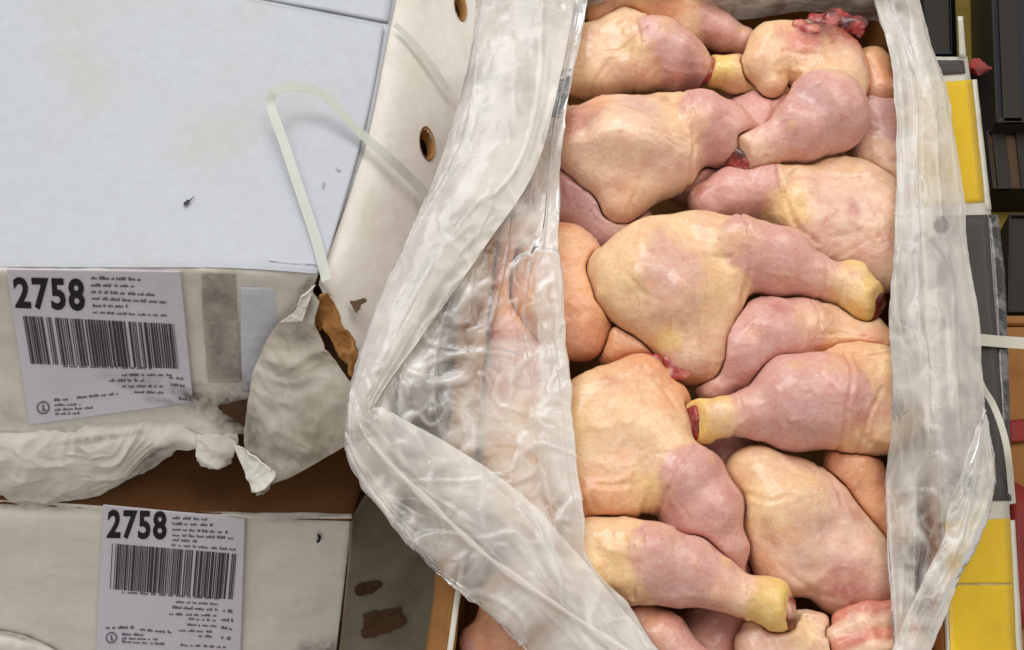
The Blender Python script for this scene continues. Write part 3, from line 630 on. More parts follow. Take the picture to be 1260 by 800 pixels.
# left: fold-under, fold edge on the meat, mid, wall, flare, outer lip
L_ = [
 [(712, -60, 0.020, 0.74), (738, -60, 0.030, 0.79), (700, -60, 0.030, 0.69), (660, -60, 0.035, 0.74), (625, -60, 0.040, 0.84), (596, -60, 0.030, 0.89)],
 [(690, 60, 0.020, 0.74), (712, 50, 0.030, 0.79), (690, 60, 0.030, 0.69), (650, 60, 0.035, 0.74), (615, 66, 0.040, 0.84), (582, 70, 0.030, 0.89)],
 [(665, 160, 0.020, 0.69), (692, 165, 0.030, 0.79), (665, 172, 0.030, 0.64), (630, 178, 0.035, 0.74), (585, 190, 0.040, 0.84), (544, 205, 0.030, 0.89)],
 [(660, 270, 0.020, 0.64), (687, 280, 0.030, 0.74), (655, 290, 0.030, 0.56), (610, 296, 0.034, 0.51), (555, 300, 0.040, 0.77), (494, 318, 0.025, 0.84)],
 [(660, 370, 0.020, 0.64), (691, 380, 0.030, 0.74), (650, 390, 0.030, 0.51), (590, 400, 0.034, 0.43), (515, 410, 0.034, 0.56), (450, 420, 0.025, 0.84)],
 [(665, 470, 0.020, 0.59), (699, 470, 0.030, 0.69), (660, 478, 0.030, 0.51), (590, 482, 0.034, 0.43), (505, 492, 0.034, 0.41), (430, 510, 0.030, 0.79)],
 [(675, 560, 0.020, 0.59), (706, 560, 0.030, 0.69), (665, 565, 0.030, 0.51), (600, 566, 0.034, 0.43), (525, 564, 0.034, 0.41), (431, 566, 0.030, 0.69)],
 [(685, 640, 0.020, 0.59), (716, 640, 0.030, 0.69), (685, 645, 0.030, 0.56), (630, 646, 0.034, 0.46), (560, 642, 0.034, 0.46), (482, 638, 0.030, 0.59)],
 [(700, 690, 0.020, 0.59), (722, 690, 0.030, 0.64), (690, 712, 0.030, 0.64), (650, 716, 0.034, 0.54), (600, 712, 0.034, 0.54), (546, 706, 0.025, 0.58)],
 [(760, 745, 0.020, 0.59), (780, 765, 0.030, 0.64), (750, 775, 0.030, 0.64), (710, 775, 0.034, 0.59), (668, 770, 0.034, 0.59), (612, 760, 0.025, 0.58)],
 [(815, 830, 0.020, 0.59), (830, 840, 0.030, 0.64), (800, 850, 0.030, 0.53), (770, 850, 0.034, 0.48), (730, 850, 0.034, 0.48), (690, 840, 0.025, 0.58)],
]
film('left_drape', L_, 330, 200, .0035, .0045, 3)
# hem: the mouth of the bag folded back over the drape
H_ = [
 [(596, -60, .030, 0.75), (596, -60, .045, 0.80), (650, -60, .055, 0.80), (716, -60, .050, 0.75)],
 [(582, 70, .030, 0.75), (582, 70, .045, 0.80), (630, 70, .055, 0.80), (694, 72, .050, 0.75)],
 [(544, 205, .030, 0.75), (544, 205, .045, 0.80), (595, 206, .055, 0.80), (660, 205, .048, 0.75)],
 [(494, 318, .025, 0.75), (494, 318, .04, 0.80), (540, 310, .050, 0.80), (598, 302, .044, 0.75)],
 [(450, 420, .025, 0.70), (450, 420, .04, 0.80), (485, 412, .050, 0.80), (532, 396, .042, 0.70)],
 [(430, 510, .030, 0.65), (430, 510, .04, 0.75), (444, 502, .046, 0.75), (464, 492, .042, 0.70)],
 [(431, 566, .030, 0.50), (431, 566, .04, 0.60), (452, 540, .046, 0.65), (476, 506, .042, 0.70)],
 [(482, 638, .030, 0.45), (482, 638, .036, 0.46), (506, 606, .040, .55), (560, 552, .042, 0.72)],
 [(546, 706, .025, 0.40), (546, 706, .04, 0.45), (596, 660, .050, 0.70), (646, 614, .044, 0.70)],
 [(612, 760, .025, 0.40), (612, 760, .04, 0.45), (665, 728, .055, 0.75), (725, 700, .046, 0.65)],
 [(690, 840, .025, 0.40), (690, 840, .04, 0.45), (735, 800, .055, 0.75), (800, 790, .046, 0.60)],
 [(740, 900, .025, 0.40), (740, 900, .04, 0.45), (790, 860, .055, 0.70), (850, 850, .046, 0.60)],
]
film('hem', H_, 330, 90, .010, .0035, 21)
# a welt where the bag's edge is doubled, running along the lower hem
def welt(name, pts, r, milk):
    P = cr(np.array([atc(*q) for q in pts]), 120); P[:, 2] = np.maximum(P[:, 2], pile(P)+.014); V = []
    T = np.gradient(P, axis=0); T /= np.linalg.norm(T, axis=1, keepdims=True); S = np.cross(T, [0, 0, 1.]); S /= np.linalg.norm(S, axis=1, keepdims=True)
    wob = 1+.8*vnoise(P*45, 3)
    for k in range(9):
        a = math.pi*k/8; V.append(P+S*(math.cos(a)*r*wob)[:, None]*1.6+np.array([0, 0, 1.])*(math.sin(a)*r*wob*.6)[:, None])
    G = np.stack(V, 1); mesh_obj(name, c2w(G.reshape(-1, 3)), grid_faces(*G.shape[:2]), M_FILM, liner, attrs={'milk': np.full(G.shape[:2], milk).ravel()})
welt('welt', [(440, 520, .044), (470, 560, .048), (530, 620, .052), (600, 685, .056), (690, 748, .060), (790, 815, .060), (850, 870, .06)], .0013, .55)
R_ = [
 [(1030, -60, .02, 0.67), (1060, -60, .03, 0.77), (1085, -60, .035, 0.77), (1110, -60, .04, 0.82), (1120, -60, .03, 0.87)],
 [(1120, 40, .015, 0.67), (1088, 45, .022, 0.77), (1108, 48, .032, 0.77), (1130, 50, .04, 0.82), (1146, 52, .025, 0.87)],
 [(1125, 110, .015, 0.67), (1097, 112, .022, 0.77), (1120, 112, .032, 0.77), (1145, 112, .04, 0.82), (1166, 112, .025, 0.87)],
 [(1130, 200, .015, 0.67), (1101, 200, .022, 0.77), (1120, 200, .032, 0.77), (1150, 200, .04, 0.82), (1181, 200, .025, 0.87)],
 [(1130, 300, .015, 0.67), (1098, 300, .022, 0.77), (1120, 300, .03, 0.77), (1152, 300, .04, 0.82), (1193, 300, .025, 0.87)],
 [(1125, 400, .015, 0.67), (1089, 400, .022, 0.77), (1118, 400, .025, 0.72), (1158, 400, .04, 0.82), (1205, 400, .025, 0.87)],
 [(1125, 500, .015, 0.67), (1087, 500, .022, 0.77), (1120, 500, .022, 0.67), (1168, 500, .04, 0.77), (1214, 500, .025, 0.87)],
 [(1125, 590, .015, 0.67), (1088, 590, .022, 0.77), (1122, 590, .02, 0.57), (1172, 590, .035, 0.67), (1222, 590, .025, 0.87)],
 [(1125, 670, .015, 0.62), (1091, 670, .022, 0.77), (1120, 670, .02, 0.52), (1158, 670, .025, 0.37), (1197, 672, .03, 0.77)],
 [(1120, 740, .015, 0.62), (1094, 745, .022, 0.72), (1115, 745, .022, 0.52), (1140, 745, .025, 0.47), (1168, 742, .03, 0.77)],
 [(1110, 830, .015, 0.62), (1098, 830, .022, 0.67), (1106, 830, .025, 0.57), (1116, 830, .025, 0.67), (1132, 830, .03, 0.77)],
]
film('right_drape', R_, 300, 100, .0035, .0035, 33, ws=(26, 7), spots=[(1158, 278, 9)])
RH = [[(1214, 500, .025, .5), (1214, 500, .030, .5), (1212, 502, .034, .5), (1208, 506, .03, .45)],
      [(1222, 590, .025, .5), (1222, 590, .036, .5), (1196, 604, .042, .5), (1168, 622, .038, .45)],
      [(1197, 672, .03, .5), (1197, 672, .040, .5), (1180, 668, .044, .5), (1160, 664, .040, .45)],
      [(1168, 742, .03, .5), (1168, 742, .040, .5), (1150, 732, .044, .5), (1132, 722, .040, .45)],
      [(1132, 830, .03, .5), (1132, 830, .040, .5), (1112, 812, .044, .5), (1096, 800, .040, .45)]]
film('hem', RH, 90, 30, .008, .003, 44)
B_ = [[(690, -90, .05, .6), (800, -90, .05, .6), (900, -90, .05, .6), (1000, -90, .05, .6), (1130, -90, .05, .6)],
      [(690, -30, .045, .6), (800, -30, .045, .6), (900, -30, .045, .6), (1000, -30, .045, .6), (1130, -30, .045, .6)],
      [(690, 0, .02, .6), (800, -8, .02, .6), (900, -2, .02, .6), (1000, -2, .02, .6), (1130, 8, .02, .6)],
      [(690, 30, -.02, .6), (800, 4, -.02, .6), (900, 22, -.02, .6), (1000, 14, -.02, .6), (1130, 40, -.02, .6)]]
film('back_drape', B_, 60, 160, -.5, .003, 55)

# ------------------------------------------------------------------ upper white carton
ZL = -.06
def zf(u, v): return ZL-.20*max(v-328, 0)/202.0      # front panel level
upper = empty('white_carton', at(180, 530, -.34)); tag(upper, 'upper white carton with torn corner, numbered barcode label and loose strap on its lid', 'carton', 'stacked white cartons')
def zz(u, v, d=0): return (u, v, ZL+d)
# body top (slightly lower than the lid panel so that the seam shows)
top = netw([[(-80, -90, ZL-.0028), (150, -90, ZL-.0028), (330, -90, ZL-.0028), (505, -90, ZL-.004)], [(-80, 40, ZL-.0028), (150, 40, ZL-.0028), (330, 40, ZL-.0028), (480, 30, ZL-.004)],
            [(-80, 180, ZL-.0028), (150, 180, ZL-.0028), (330, 180, ZL-.0028), (449, 180, ZL-.004)], [(-80, 322, ZL-.014), (150, 322, ZL-.014), (300, 320, ZL-.014), (398, 328, ZL-.014)]], 80, 80)
sheet('top_board', top, M_WHITE, upper, .003, .0006, 14, 3)
lid = netw([[(-80, -30, ZL), (100, -22, ZL), (280, -4, ZL), (472, 33, ZL)], [(-80, 60, ZL), (100, 70, ZL), (280, 80, ZL+.001), (460, 105, ZL)],
            [(-80, 190, ZL), (100, 190, ZL+.002), (280, 190, ZL+.003), (440, 190, ZL+.001)], [(-80, 296, ZL), (100, 296, ZL), (280, 300, ZL), (404, 312, ZL)], [(-80, 316, ZL-.0005), (100, 318, ZL-.0005), (280, 320, ZL-.0005), (396, 328, ZL-.0015)], [(-80, 327, ZL-.002), (100, 329, ZL-.002), (280, 330, ZL-.002), (391, 337, ZL-.004)]], 120, 120)
sheet('lid_panel', lid, M_WHITE, upper, .0012, .0012, 9, 8)
lid2 = netw([[(-80, -90, ZL), (150, -90, ZL), (300, -90, ZL), (498, -90, ZL)], [(-80, -36, ZL), (100, -28, ZL), (282, -10, ZL), (477, 26, ZL)]], 20, 60, lin)
sheet('lid_panel', lid2, M_WHITE, upper, .003, .0008, 9, 9)
def core(parent, quad, z0, z1):
    prism('light_block_body', [at(u, v, z0) for u, v in quad], (0, 0, z1-z0), .002, M_KRAFTDARK, parent)  # hidden filler added so that no light leaks through the hollow carton
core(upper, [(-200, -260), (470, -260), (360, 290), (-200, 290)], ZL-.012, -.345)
# front panel
frows = [[(-80, 314, ZL-.006), (60, 318, ZL-.006), (200, 319, ZL-.006), (300, 319, ZL-.006), (392, 330, ZL-.010)]]
for v in (333, 360, 400, 440, 480): frows.append([(u+ (v-330)*.06, v, zf(u, v)) for u in (-80, 60, 200, 290)]+[(390-(v-336)*.36, v+6, zf(0, v)-.004)])
frows.append([(-70, 528, zf(0, 528)), (70, 532, zf(0, 530)), (190, 520, zf(0, 524)), (260, 536, zf(0, 530)), (330, 530, zf(0, 530)-.004)])
UG = [(285, 508, 62, 22, 24, .95), (248, 490, 40, 10, 20, .8), (312, 522, 30, 34, 0, .95), (295, 470, 20, 30, 0, .4), (268, 360, 16, 20, 0, .35), (268, 420, 14, 40, 0, .3), (262, 336, 40, 5, 0, .2), (376, 352, 16, 6, -50, .8), (10, 505, 30, 22, 0, .25), (150, 528, 120, 5, 0, .35)]
sheet('front_panel', netw(frows, 160, 200), M_WHITEWARM, upper, .003, .0014, 22, 12, grime_shade=UG)
# crumpled lower edge of the front panel, bent in and hanging
cr_rows = [[(-80, 508, -.250), (40, 514, -.252), (120, 510, -.250), (190, 508, -.250), (250, 518, -.252), (292, 530, -.258)],
           [(-80, 540, -.262), (40, 548, -.266), (110, 544, -.262), (180, 536, -.256), (240, 545, -.262), (290, 556, -.268)],
           [(-80, 572, -.29), (40, 578, -.292), (100, 572, -.288), (160, 558, -.274), (206, 552, -.275), (250, 556, -.28)],
           [(-80, 594, -.325), (36, 602, -.33), (96, 600, -.325), (150, 584, -.31), (192, 562, -.295), (222, 556, -.29)],
           [(-80, 606, -.352), (30, 617, -.354), (90, 616, -.354), (140, 604, -.35), (180, 576, -.335), (206, 560, -.32)]]
sheet('crumpled_edge', netw(cr_rows, 120, 200), M_WHITEWARM, upper, .0025, .002, 20, 18, crumple=.0055, grime_shade=[(120, 540, 60, 5, -8, .6), (185, 565, 40, 6, -35, .6), (60, 612, 160, 8, 0, .3), (280, 550, 30, 10, 0, .6)])
tab = netw([[(240, 534, -.256), (265, 534, -.252), (292, 545, -.258)], [(240, 556, -.268), (264, 556, -.262), (288, 560, -.27)], [(246, 574, -.285), (266, 577, -.28), (286, 570, -.286)]], 24, 24)
sheet('crumpled_tab', tab, M_WHITEWARM, upper, .0025, .002, 60, 19, crumple=.004)
# right side panel with oval hand holes
SP = [[(505, -90, ZL-.006), (530, -90, ZL-.016), (575, -90, ZL-.05), (640, -90, ZL-.10)], [(480, 30, ZL-.006), (505, 30, ZL-.016), (555, 34, ZL-.05), (618, 40, ZL-.09)],
      [(449, 180, ZL-.006), (478, 182, ZL-.016), (530, 190, ZL-.05), (580, 200, ZL-.09)], [(400, 325, ZL-.006), (425, 330, ZL-.014), (475, 345, ZL-.045), (528, 362, ZL-.08)], [(392, 350, ZL-.02), (410, 385, ZL-.03), (440, 430, ZL-.055), (480, 465, ZL-.085)]]
HOLES = [((525, 177), 8.5, 19, -8), ((566, 8), 6.5, 17, -10)]
def keep_sp(G):
    u, v = unproj(G); k = np.ones(u.shape, bool)
    for (cu, cv), a, b, ang in HOLES:
        c, s = math.cos(math.radians(ang)), math.sin(math.radians(ang)); x, y = u-cu, v-cv; k &= ((x*c+y*s)/a)**2+((-x*s+y*c)/b)**2 > 1
    return k
spG = netw(SP, 260, 200)
side = sheet('side_panel', spG, M_WHITEWARM, upper, .003, .001, 16, 22, keep=keep_sp)
su, sv = unproj(spG)
for (cu, cv), a, b, ang in HOLES:
    c, s = math.cos(math.radians(ang)), math.sin(math.radians(ang)); ring = []
    for k in range(28):
        t = 2*math.pi*k/28; x, y = math.cos(t), math.sin(t); w = []
        for f in (1.06, .98, .74):
            uu, vv = cu+(a*x*f)*c-(b*y*f)*s, cv+(a*x*f)*s+(b*y*f)*c
            i = np.argmin((su-uu)**2+(sv-vv)**2); w.append(spG.reshape(-1, 3)[i])
        nrm = np.array([.6, -.1, .75]); nrm /= np.linalg.norm(nrm)
        # interpolate smoothly on the local plane
        ring.append((uu, vv, w))
    zc = spG.reshape(-1, 3)[np.argmin((su-cu)**2+(sv-cv)**2)][2]
    R = []
    for f, dz in ((1.10, .0016), (1.0, .0012), (.86, -.004), (.74, -.012)):
        rr = []
        for k in range(28):
            t = 2*math.pi*k/28; x, y = a*f*math.cos(t), b*f*math.sin(t); uu, vv = cu+x*c-y*s, cv+x*s+y*c
            i = np.argsort(((su-uu)**2+(sv-vv)**2).ravel())[:6]; zloc = spG.reshape(-1, 3)[i][:, 2].mean()
            rr.append(at(uu, vv, zloc)+np.array([.5, 0, .85])*dz)
        R.append(rr)
    V = np.array(R).reshape(-1, 3); F = [(r*28+k, r*28+(k+1) % 28, (r+1)*28+(k+1) % 28, (r+1)*28+k) for r in range(3) for k in range(28)]
    mesh_obj('hand_hole_rim', V, F, M_KRAFT, side)
# inside of the carton behind the holes
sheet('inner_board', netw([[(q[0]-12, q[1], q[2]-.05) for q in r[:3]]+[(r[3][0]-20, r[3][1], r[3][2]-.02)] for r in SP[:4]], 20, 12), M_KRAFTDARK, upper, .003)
# torn corner: soiled flap folded forward, kraft inside showing behind it
tf = [[(384, 358, -.074), (389, 364, -.078), (394, 371, -.082)], [(340, 400, -.115), (364, 402, -.112), (388, 406, -.105)], [(316, 446, -.145), (360, 452, -.135), (414, 450, -.125)], [(303, 496, -.18), (364, 500, -.16), (442, 490, -.14)],
      [(297, 540, -.212), (362, 540, -.185), (440, 535, -.16)], [(305, 576, -.24), (350, 575, -.215), (390, 570, -.20)], [(314, 611, -.255), (322, 608, -.25), (332, 602, -.245)]]
sheet('torn_flap', netw(tf, 110, 100), M_GREYBOARD, upper, .0025, .0015, 24, 31, crumple=.003, grime_shade=[(372, 420, 34, 16, 45, .4), (352, 560, 50, 8, 15, .35), (305, 530, 14, 40, 0, .6), (360, 480, 40, 40, 0, .15), (430, 500, 20, 40, 0, .2)])
lp = [[(287, 545, -.232), (296, 552, -.228), (306, 562, -.226)], [(296, 572, -.24), (312, 576, -.232), (336, 584, -.226)], [(310, 606, -.252), (316, 606, -.246), (326, 602, -.240)]]
sheet('torn_white_lip', netw(lp, 40, 40), M_WHITEWARM, upper, .002, .001, 60, 71, crumple=.003)
kr = [[(390, 366, -.075), (398, 368, -.072)], [(392, 392, -.098), (412, 380, -.085)], [(410, 425, -.115), (428, 412, -.10)], [(430, 462, -.13), (446, 448, -.112)], [(440, 490, -.14), (456, 474, -.12)]]
sheet('torn_kraft_edge', netw(kr, 110, 24), M_KRAFT, upper, .003, .002, 90, 37, crumple=.004)
kr2 = [[(374, 384, -.098), (384, 376, -.09)], [(384, 392, -.104), (396, 382, -.095)], [(392, 408, -.112), (404, 398, -.102)]]
sheet('torn_kraft_edge', netw(kr2, 50, 20), M_KRAFT, upper, .002, .002, 120, 38, crumple=.004)
wl_ = [[(374, 366, -.075), (388, 350, -.068)], [(362, 384, -.09), (378, 376, -.082)], [(344, 398, -.104), (372, 396, -.098)]]
sheet('torn_white_lip', netw(wl_, 40, 24), M_WHITEWARM, upper, .002, .001, 80, 39, crumple=.003)
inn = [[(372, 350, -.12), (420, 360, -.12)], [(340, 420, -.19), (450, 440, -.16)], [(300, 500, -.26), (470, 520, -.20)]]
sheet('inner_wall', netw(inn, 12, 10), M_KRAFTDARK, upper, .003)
blue = [[(296, 354, zf(0, 354)+.003), (335, 354, zf(0, 354)+.002), (378, 358, zf(0, 358)-.001)], [(296, 400, zf(0, 400)+.003), (325, 400, zf(0, 400)+.003), (352, 400, zf(0, 400)+.001)], [(297, 440, zf(0, 440)+.003), (312, 440, zf(0, 440)+.003), (330, 440, zf(0, 440)+.001)], [(299, 482, zf(0, 482)+.003), (306, 482, zf(0, 482)+.003), (314, 482, zf(0, 482)+.002)]]
sheet('blue_white_patch', netw(blue, 60, 40), M_BLUEW, upper, .0005, .0008, 40, grime_shade=[(372, 364, 30, 12, -35, .6), (300, 480, 14, 30, 0, .5)])  # upper right darkening paints the torn flap's shadow, lower spot is dirt
tape = [[(248, 336, zf(0, 336)+.003), (290, 336, zf(0, 336)+.003)], [(250, 400, zf(0, 400)+.003), (292, 400, zf(0, 400)+.003)], [(256, 470, zf(0, 470)+.003), (296, 470, zf(0, 470)+.003)]]
sheet('tape_strip', netw(tape, 80, 40), M_TAPE, upper, .0006, .0012, 50, 5, crumple=.0012, grime_shade=UG)
def patch(parent, name, pts, zfun, mat, lift=.004, seed=0, n=40):
    """irregular flat stain/tear/painted shadow: outline polygon (u, v) filled as a fan, jittered edge"""
    P = cr(np.array(pts+[pts[0]], float), n)[:-1]; R = np.random.default_rng(seed); P += R.normal(0, .8, P.shape); c = P.mean(0)
    V = [at(c[0], c[1], zfun(*c)+lift)]+[at(u, v, zfun(u, v)+lift) for u, v in P]; k = len(P)
    o = mesh_obj(name, V, [(0, 1+i, 1+(i+1) % k) for i in range(k)], mat, parent, smooth=False); solid(o, .0006); return o
patch(upper, 'torn_patch', [(268, 500), (290, 494), (312, 492), (326, 512), (326, 546), (310, 540), (296, 522), (280, 512)], zf, M_STAIN, .007, 2)
patch(upper, 'scuff_shadow_mark', [(225, 251), (232, 246), (240, 242), (233, 248), (228, 253)], lambda u, v: ZL, M_INK, .004, 3, 16)
patch(upper, 'scuff_shadow_mark', [(413, 207), (417, 205), (419, 208), (415, 210)], lambda u, v: ZL, M_TAPE, .003, 4, 14)  # small shadow on the lid, painted as a grey patch
patch(upper, 'scuff_shadow_mark', [(396, 228), (399, 223), (399, 229), (397, 232)], lambda u, v: ZL, M_TAPE, .003, 5, 14)  # second painted shadow beside it
patch(upper, 'small_tear', [(430, 371), (438, 369), (452, 368), (446, 374), (440, 386), (434, 380)], lambda u, v: ZL-.028, M_STAIN, .004, 6, 20)

# ------------------------------------------------------------------ labels
def text_mesh(s, extrude_bold=.02):
    cu = bpy.data.curves.new('t', 'FONT'); cu.body = s; cu.size = 1; cu.offset = extrude_bold; cu.resolution_u = 3; cu.space_character = 1.12
    ob = bpy.data.objects.new('t', cu); COL.objects.link(ob); dg = bpy.context.evaluated_depsgraph_get()
    me = bpy.data.meshes.new_from_object(ob.evaluated_get(dg)); V = np.array([v.co[:2] for v in me.vertices]); F = [tuple(p.vertices) for p in me.polygons]
    bpy.data.objects.remove(ob); bpy.data.curves.remove(cu); bpy.data.meshes.remove(me)
    V -= V.min(0); V /= V.max(0); return V, F
def quadmap(q, s, t):                                 # q: TL, TR, BR, BL pixel corners; s right, t down
    q = np.array(q, float); s = np.asarray(s)[..., None]; t = np.asarray(t)[..., None]
    return (q[0]*(1-s)+q[1]*s)*(1-t)+(q[3]*(1-s)+q[2]*s)*t
def put_label(parent, name, quad, zfun, digits, bars, lines, seed, lift, grime_shade=None):
    S, T = np.meshgrid(np.linspace(0, 1, 90), np.linspace(0, 1, 90)); uv = quadmap(quad, S, T)
    G = np.array([[at(u, v, zfun(u, v)+lift) for u, v in r] for r in uv]); lab = sheet(name, G, M_LABEL, parent, .0005, grime_shade=grime_shade)
    L2 = lift+.0009; R = np.random.default_rng(seed)
    V, F = text_mesh('2758', .034); P = quadmap(digits, V[:, 0], 1-V[:, 1])
    mesh_obj('number', [at(u, v, zfun(u, v)+L2) for u, v in P], F, M_INK, lab, smooth=False)
    V, F = [], []; x = 0.
    while x < 1:
        w = R.choice([.006, .010, .016, .022], p=[.4, .3, .2, .1]); x1 = min(x+w, 1)
        for a, b in zip(quadmap(bars, np.array([x, x1]), np.array([0, 0])), quadmap(bars, np.array([x, x1]), np.array([1, 1]))): pass
        c = quadmap(bars, np.array([x, x1, x1, x]), np.array([0, 0, 1, 1])); i = len(V)
        V += [at(u, v, zfun(u, v)+L2) for u, v in c]; F.append((i, i+1, i+2, i+3)); x = x1+R.choice([.005, .008, .014, .022], p=[.5, .3, .15, .05])
    mesh_obj('barcode', V, F, M_BAR, lab, smooth=False)
    V, F = [], []
    for (u0, v0, u1, v1, h) in lines:                 # illegible small print: word-sized strokes
        x = 0.; ln = math.hypot(u1-u0, v1-v0)
        while x < ln-2:
            w = R.uniform(3, 13); e = min(x+w, ln); y = x
            while y < e-.8:                            # letters
                z = min(y+R.uniform(1.0, 2.2), e); a, b = y/ln, z/ln; hh = h*R.choice([.55, .7, 1.0])
                p = [(u0+(u1-u0)*a, v0+(v1-v0)*a), (u0+(u1-u0)*b, v0+(v1-v0)*b)]
                i = len(V)
                for (u, v) in (p[0], p[1], (p[1][0], p[1][1]-hh), (p[0][0], p[0][1]-hh)): V.append(at(u, v, zfun(u, v)+L2))
                F.append((i, i+1, i+2, i+3)); y = z+R.uniform(.25, .6)
            x = e+R.uniform(2, 3.2)
    mesh_obj('small_print', V, F, M_GREYINK, lab, smooth=False)['kind'] = 'stuff'
    return lab
def ring_logo(lab, cu, cv, r, zfun, lift):
    V, F = [], []
    for k in range(20):
        t = 2*math.pi*k/20
        for q in (r, r*.8): V.append(at(cu+q*math.cos(t), cv+q*math.sin(t), zfun(cu, cv+q*math.sin(t))+lift))
    F = [(2*k, 2*k+1, 2*((k+1) % 20)+1, 2*((k+1) % 20)) for k in range(20)]
    for q in ((-.12, -.5, .12, .5), (-.12, .3, .45, .5)):
        i = len(V)
        for x, y in ((q[0], q[1]), (q[2], q[1]), (q[2], q[3]), (q[0], q[3])): V.append(at(cu+x*r, cv+y*r, zfun(cu, cv+y*r)+lift))
        F.append((i, i+1, i+2, i+3))
    mesh_obj('round_mark', V, F, M_GREYINK, lab, smooth=False)
lines_u = [(112, 344, 174, 346, 4), (112, 353, 166, 354, 4), (112, 361, 194, 365, 4), (113, 369, 205, 374, 4), (114, 378, 158, 379, 4), (114, 386, 205, 390, 3),
           (78, 452, 190, 455, 3), (150, 463, 212, 463, 3), (134, 470, 180, 470, 3.5), (150, 477, 200, 477, 3), (165, 484, 205, 485, 3), (208, 466, 226, 468, 3.5), (210, 475, 228, 477, 3.5), (220, 492, 236, 494, 3.5),
           (66, 494, 88, 493, 3.5), (94, 491, 146, 486, 3.5), (67, 500, 100, 499, 3), (67, 506, 116, 503, 3), (68, 511, 98, 510, 3)]
lab1 = put_label(upper, 'label', [(8, 331), (222, 334), (238, 496), (36, 524)], zf, [(15, 341), (103, 343), (105, 384), (19, 380)], [(28, 389), (214, 399), (220, 454), (38, 448)], lines_u, 3, .005, [(175, 470, 46, 13, 8, .32), (140, 462, 20, 8, 0, .25), (232, 488, 28, 10, 25, .9), (190, 440, 40, 10, 0, .12), (205, 495, 30, 6, 10, .4)])
ring_logo(lab1, 53, 502, 8, zf, .0062)

# ------------------------------------------------------------------ lower white carton
Z2 = -.36
def zf2(u, v): return Z2-.18*max(v-632, 0)/168.0
lower = empty('white_carton', at(230, 800, -.56)); tag(lower, 'lower white carton with brown top and numbered barcode label under the torn one', 'carton', 'stacked white cartons')
sheet('top_board', netw([[(-80, 470, Z2), (200, 470, Z2), (470, 470, Z2)], [(-80, 560, Z2), (200, 560, Z2), (455, 560, Z2)], [(-80, 616, Z2), (200, 630, Z2), (432, 640, Z2)]], 40, 60), M_KRAFTDARK, lower, .004, .0015, 18, 4)
core(lower, [(-200, 380), (440, 380), (400, 600), (-200, 600)], Z2-.006, -.799)
f2 = [[(-80, 612, Z2+.001), (60, 618, Z2+.001), (200, 629, Z2+.001), (330, 639, Z2+.001), (433, 637, Z2+.001)]]
for v in (640, 690, 740, 800, 860): f2.append([(-80, v, zf2(0, v)), (60, v, zf2(0, v)), (200, v, zf2(0, v)), (330, v, zf2(0, v)), (433-(v-640)*.12, v, zf2(0, v))])
sheet('front_panel', netw(f2, 140, 200), M_WHITEWARM, lower, .004, .0014, 16, 41, grime_shade=[(398, 800, 40, 16, -10, .7), (425, 700, 5, 80, 5, .3), (60, 625, 120, 6, 4, .4), (20, 800, 60, 14, 10, .4), (370, 640, 60, 4, 0, .35)])
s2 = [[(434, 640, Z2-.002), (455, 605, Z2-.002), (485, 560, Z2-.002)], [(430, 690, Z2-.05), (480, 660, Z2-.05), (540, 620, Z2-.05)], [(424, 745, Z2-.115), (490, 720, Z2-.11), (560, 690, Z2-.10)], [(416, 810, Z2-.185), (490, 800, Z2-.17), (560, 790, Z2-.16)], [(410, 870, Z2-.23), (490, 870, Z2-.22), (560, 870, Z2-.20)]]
sG = netw(s2, 70, 50); side2 = sheet('side_panel', sG, M_SHADED, lower, .004, .001, 20, 45)
def zside(u, v):
    a, b = unproj(sG); i = np.argsort(((a-u)**2+(b-v)**2).ravel())[:4]; return sG.reshape(-1, 3)[i][:, 2].mean()
patch(side2, 'hand_hole', [(437, 722), (450, 717), (468, 717), (468, 723), (455, 731), (438, 732)], zside, M_STAIN, .003, 11)
patch(side2, 'torn_spot', [(446, 756), (470, 752), (494, 748), (492, 756), (500, 766), (480, 778), (446, 784), (448, 770)], zside, M_STAIN, .003, 12)
lines_l = [(212, 639, 258, 641, 3.5), (212, 646, 262, 648, 3.5), (212, 653, 280, 657, 3.5), (212, 660, 288, 664, 3.5), (212, 666, 246, 668, 3.5), (211, 672, 290, 678, 3),
           (150, 730, 270, 738, 3), (216, 742, 268, 745, 3), (212, 749, 268, 752, 3.5), (208, 757, 266, 759, 3), (232, 763, 266, 765, 3), (230, 770, 266, 772, 3), (220, 777, 264, 779, 3), (244, 784, 262, 785, 3),
           (274, 753, 288, 755, 4), (272, 764, 287, 766, 4), (272, 774, 286, 776, 4), (272, 786, 284, 788, 4), (222, 795, 280, 798, 3),
           (130, 774, 165, 774, 3.5), (172, 776, 212, 780, 3.5), (150, 782, 180, 783, 3), (150, 787, 194, 788, 3), (150, 791, 205, 794, 3)]
def zl2(u, v): return Z2-.18*(v-632)/168.0
lab2 = put_label(lower, 'label', [(127, 621), (302, 638), (296, 815), (118, 806)], zl2, [(133, 627), (205, 629), (205, 665), (131, 663)], [(138, 669), (293, 682), (288, 738), (135, 725)], lines_l, 8, .0045)
ring_logo(lab2, 137, 785, 7, zl2, .0057)
patch(lower, 'scuff_shadow_mark', [(390, 660), (394, 657), (393, 664), (391, 668)], zf2, M_INK, .004, 14, 12)
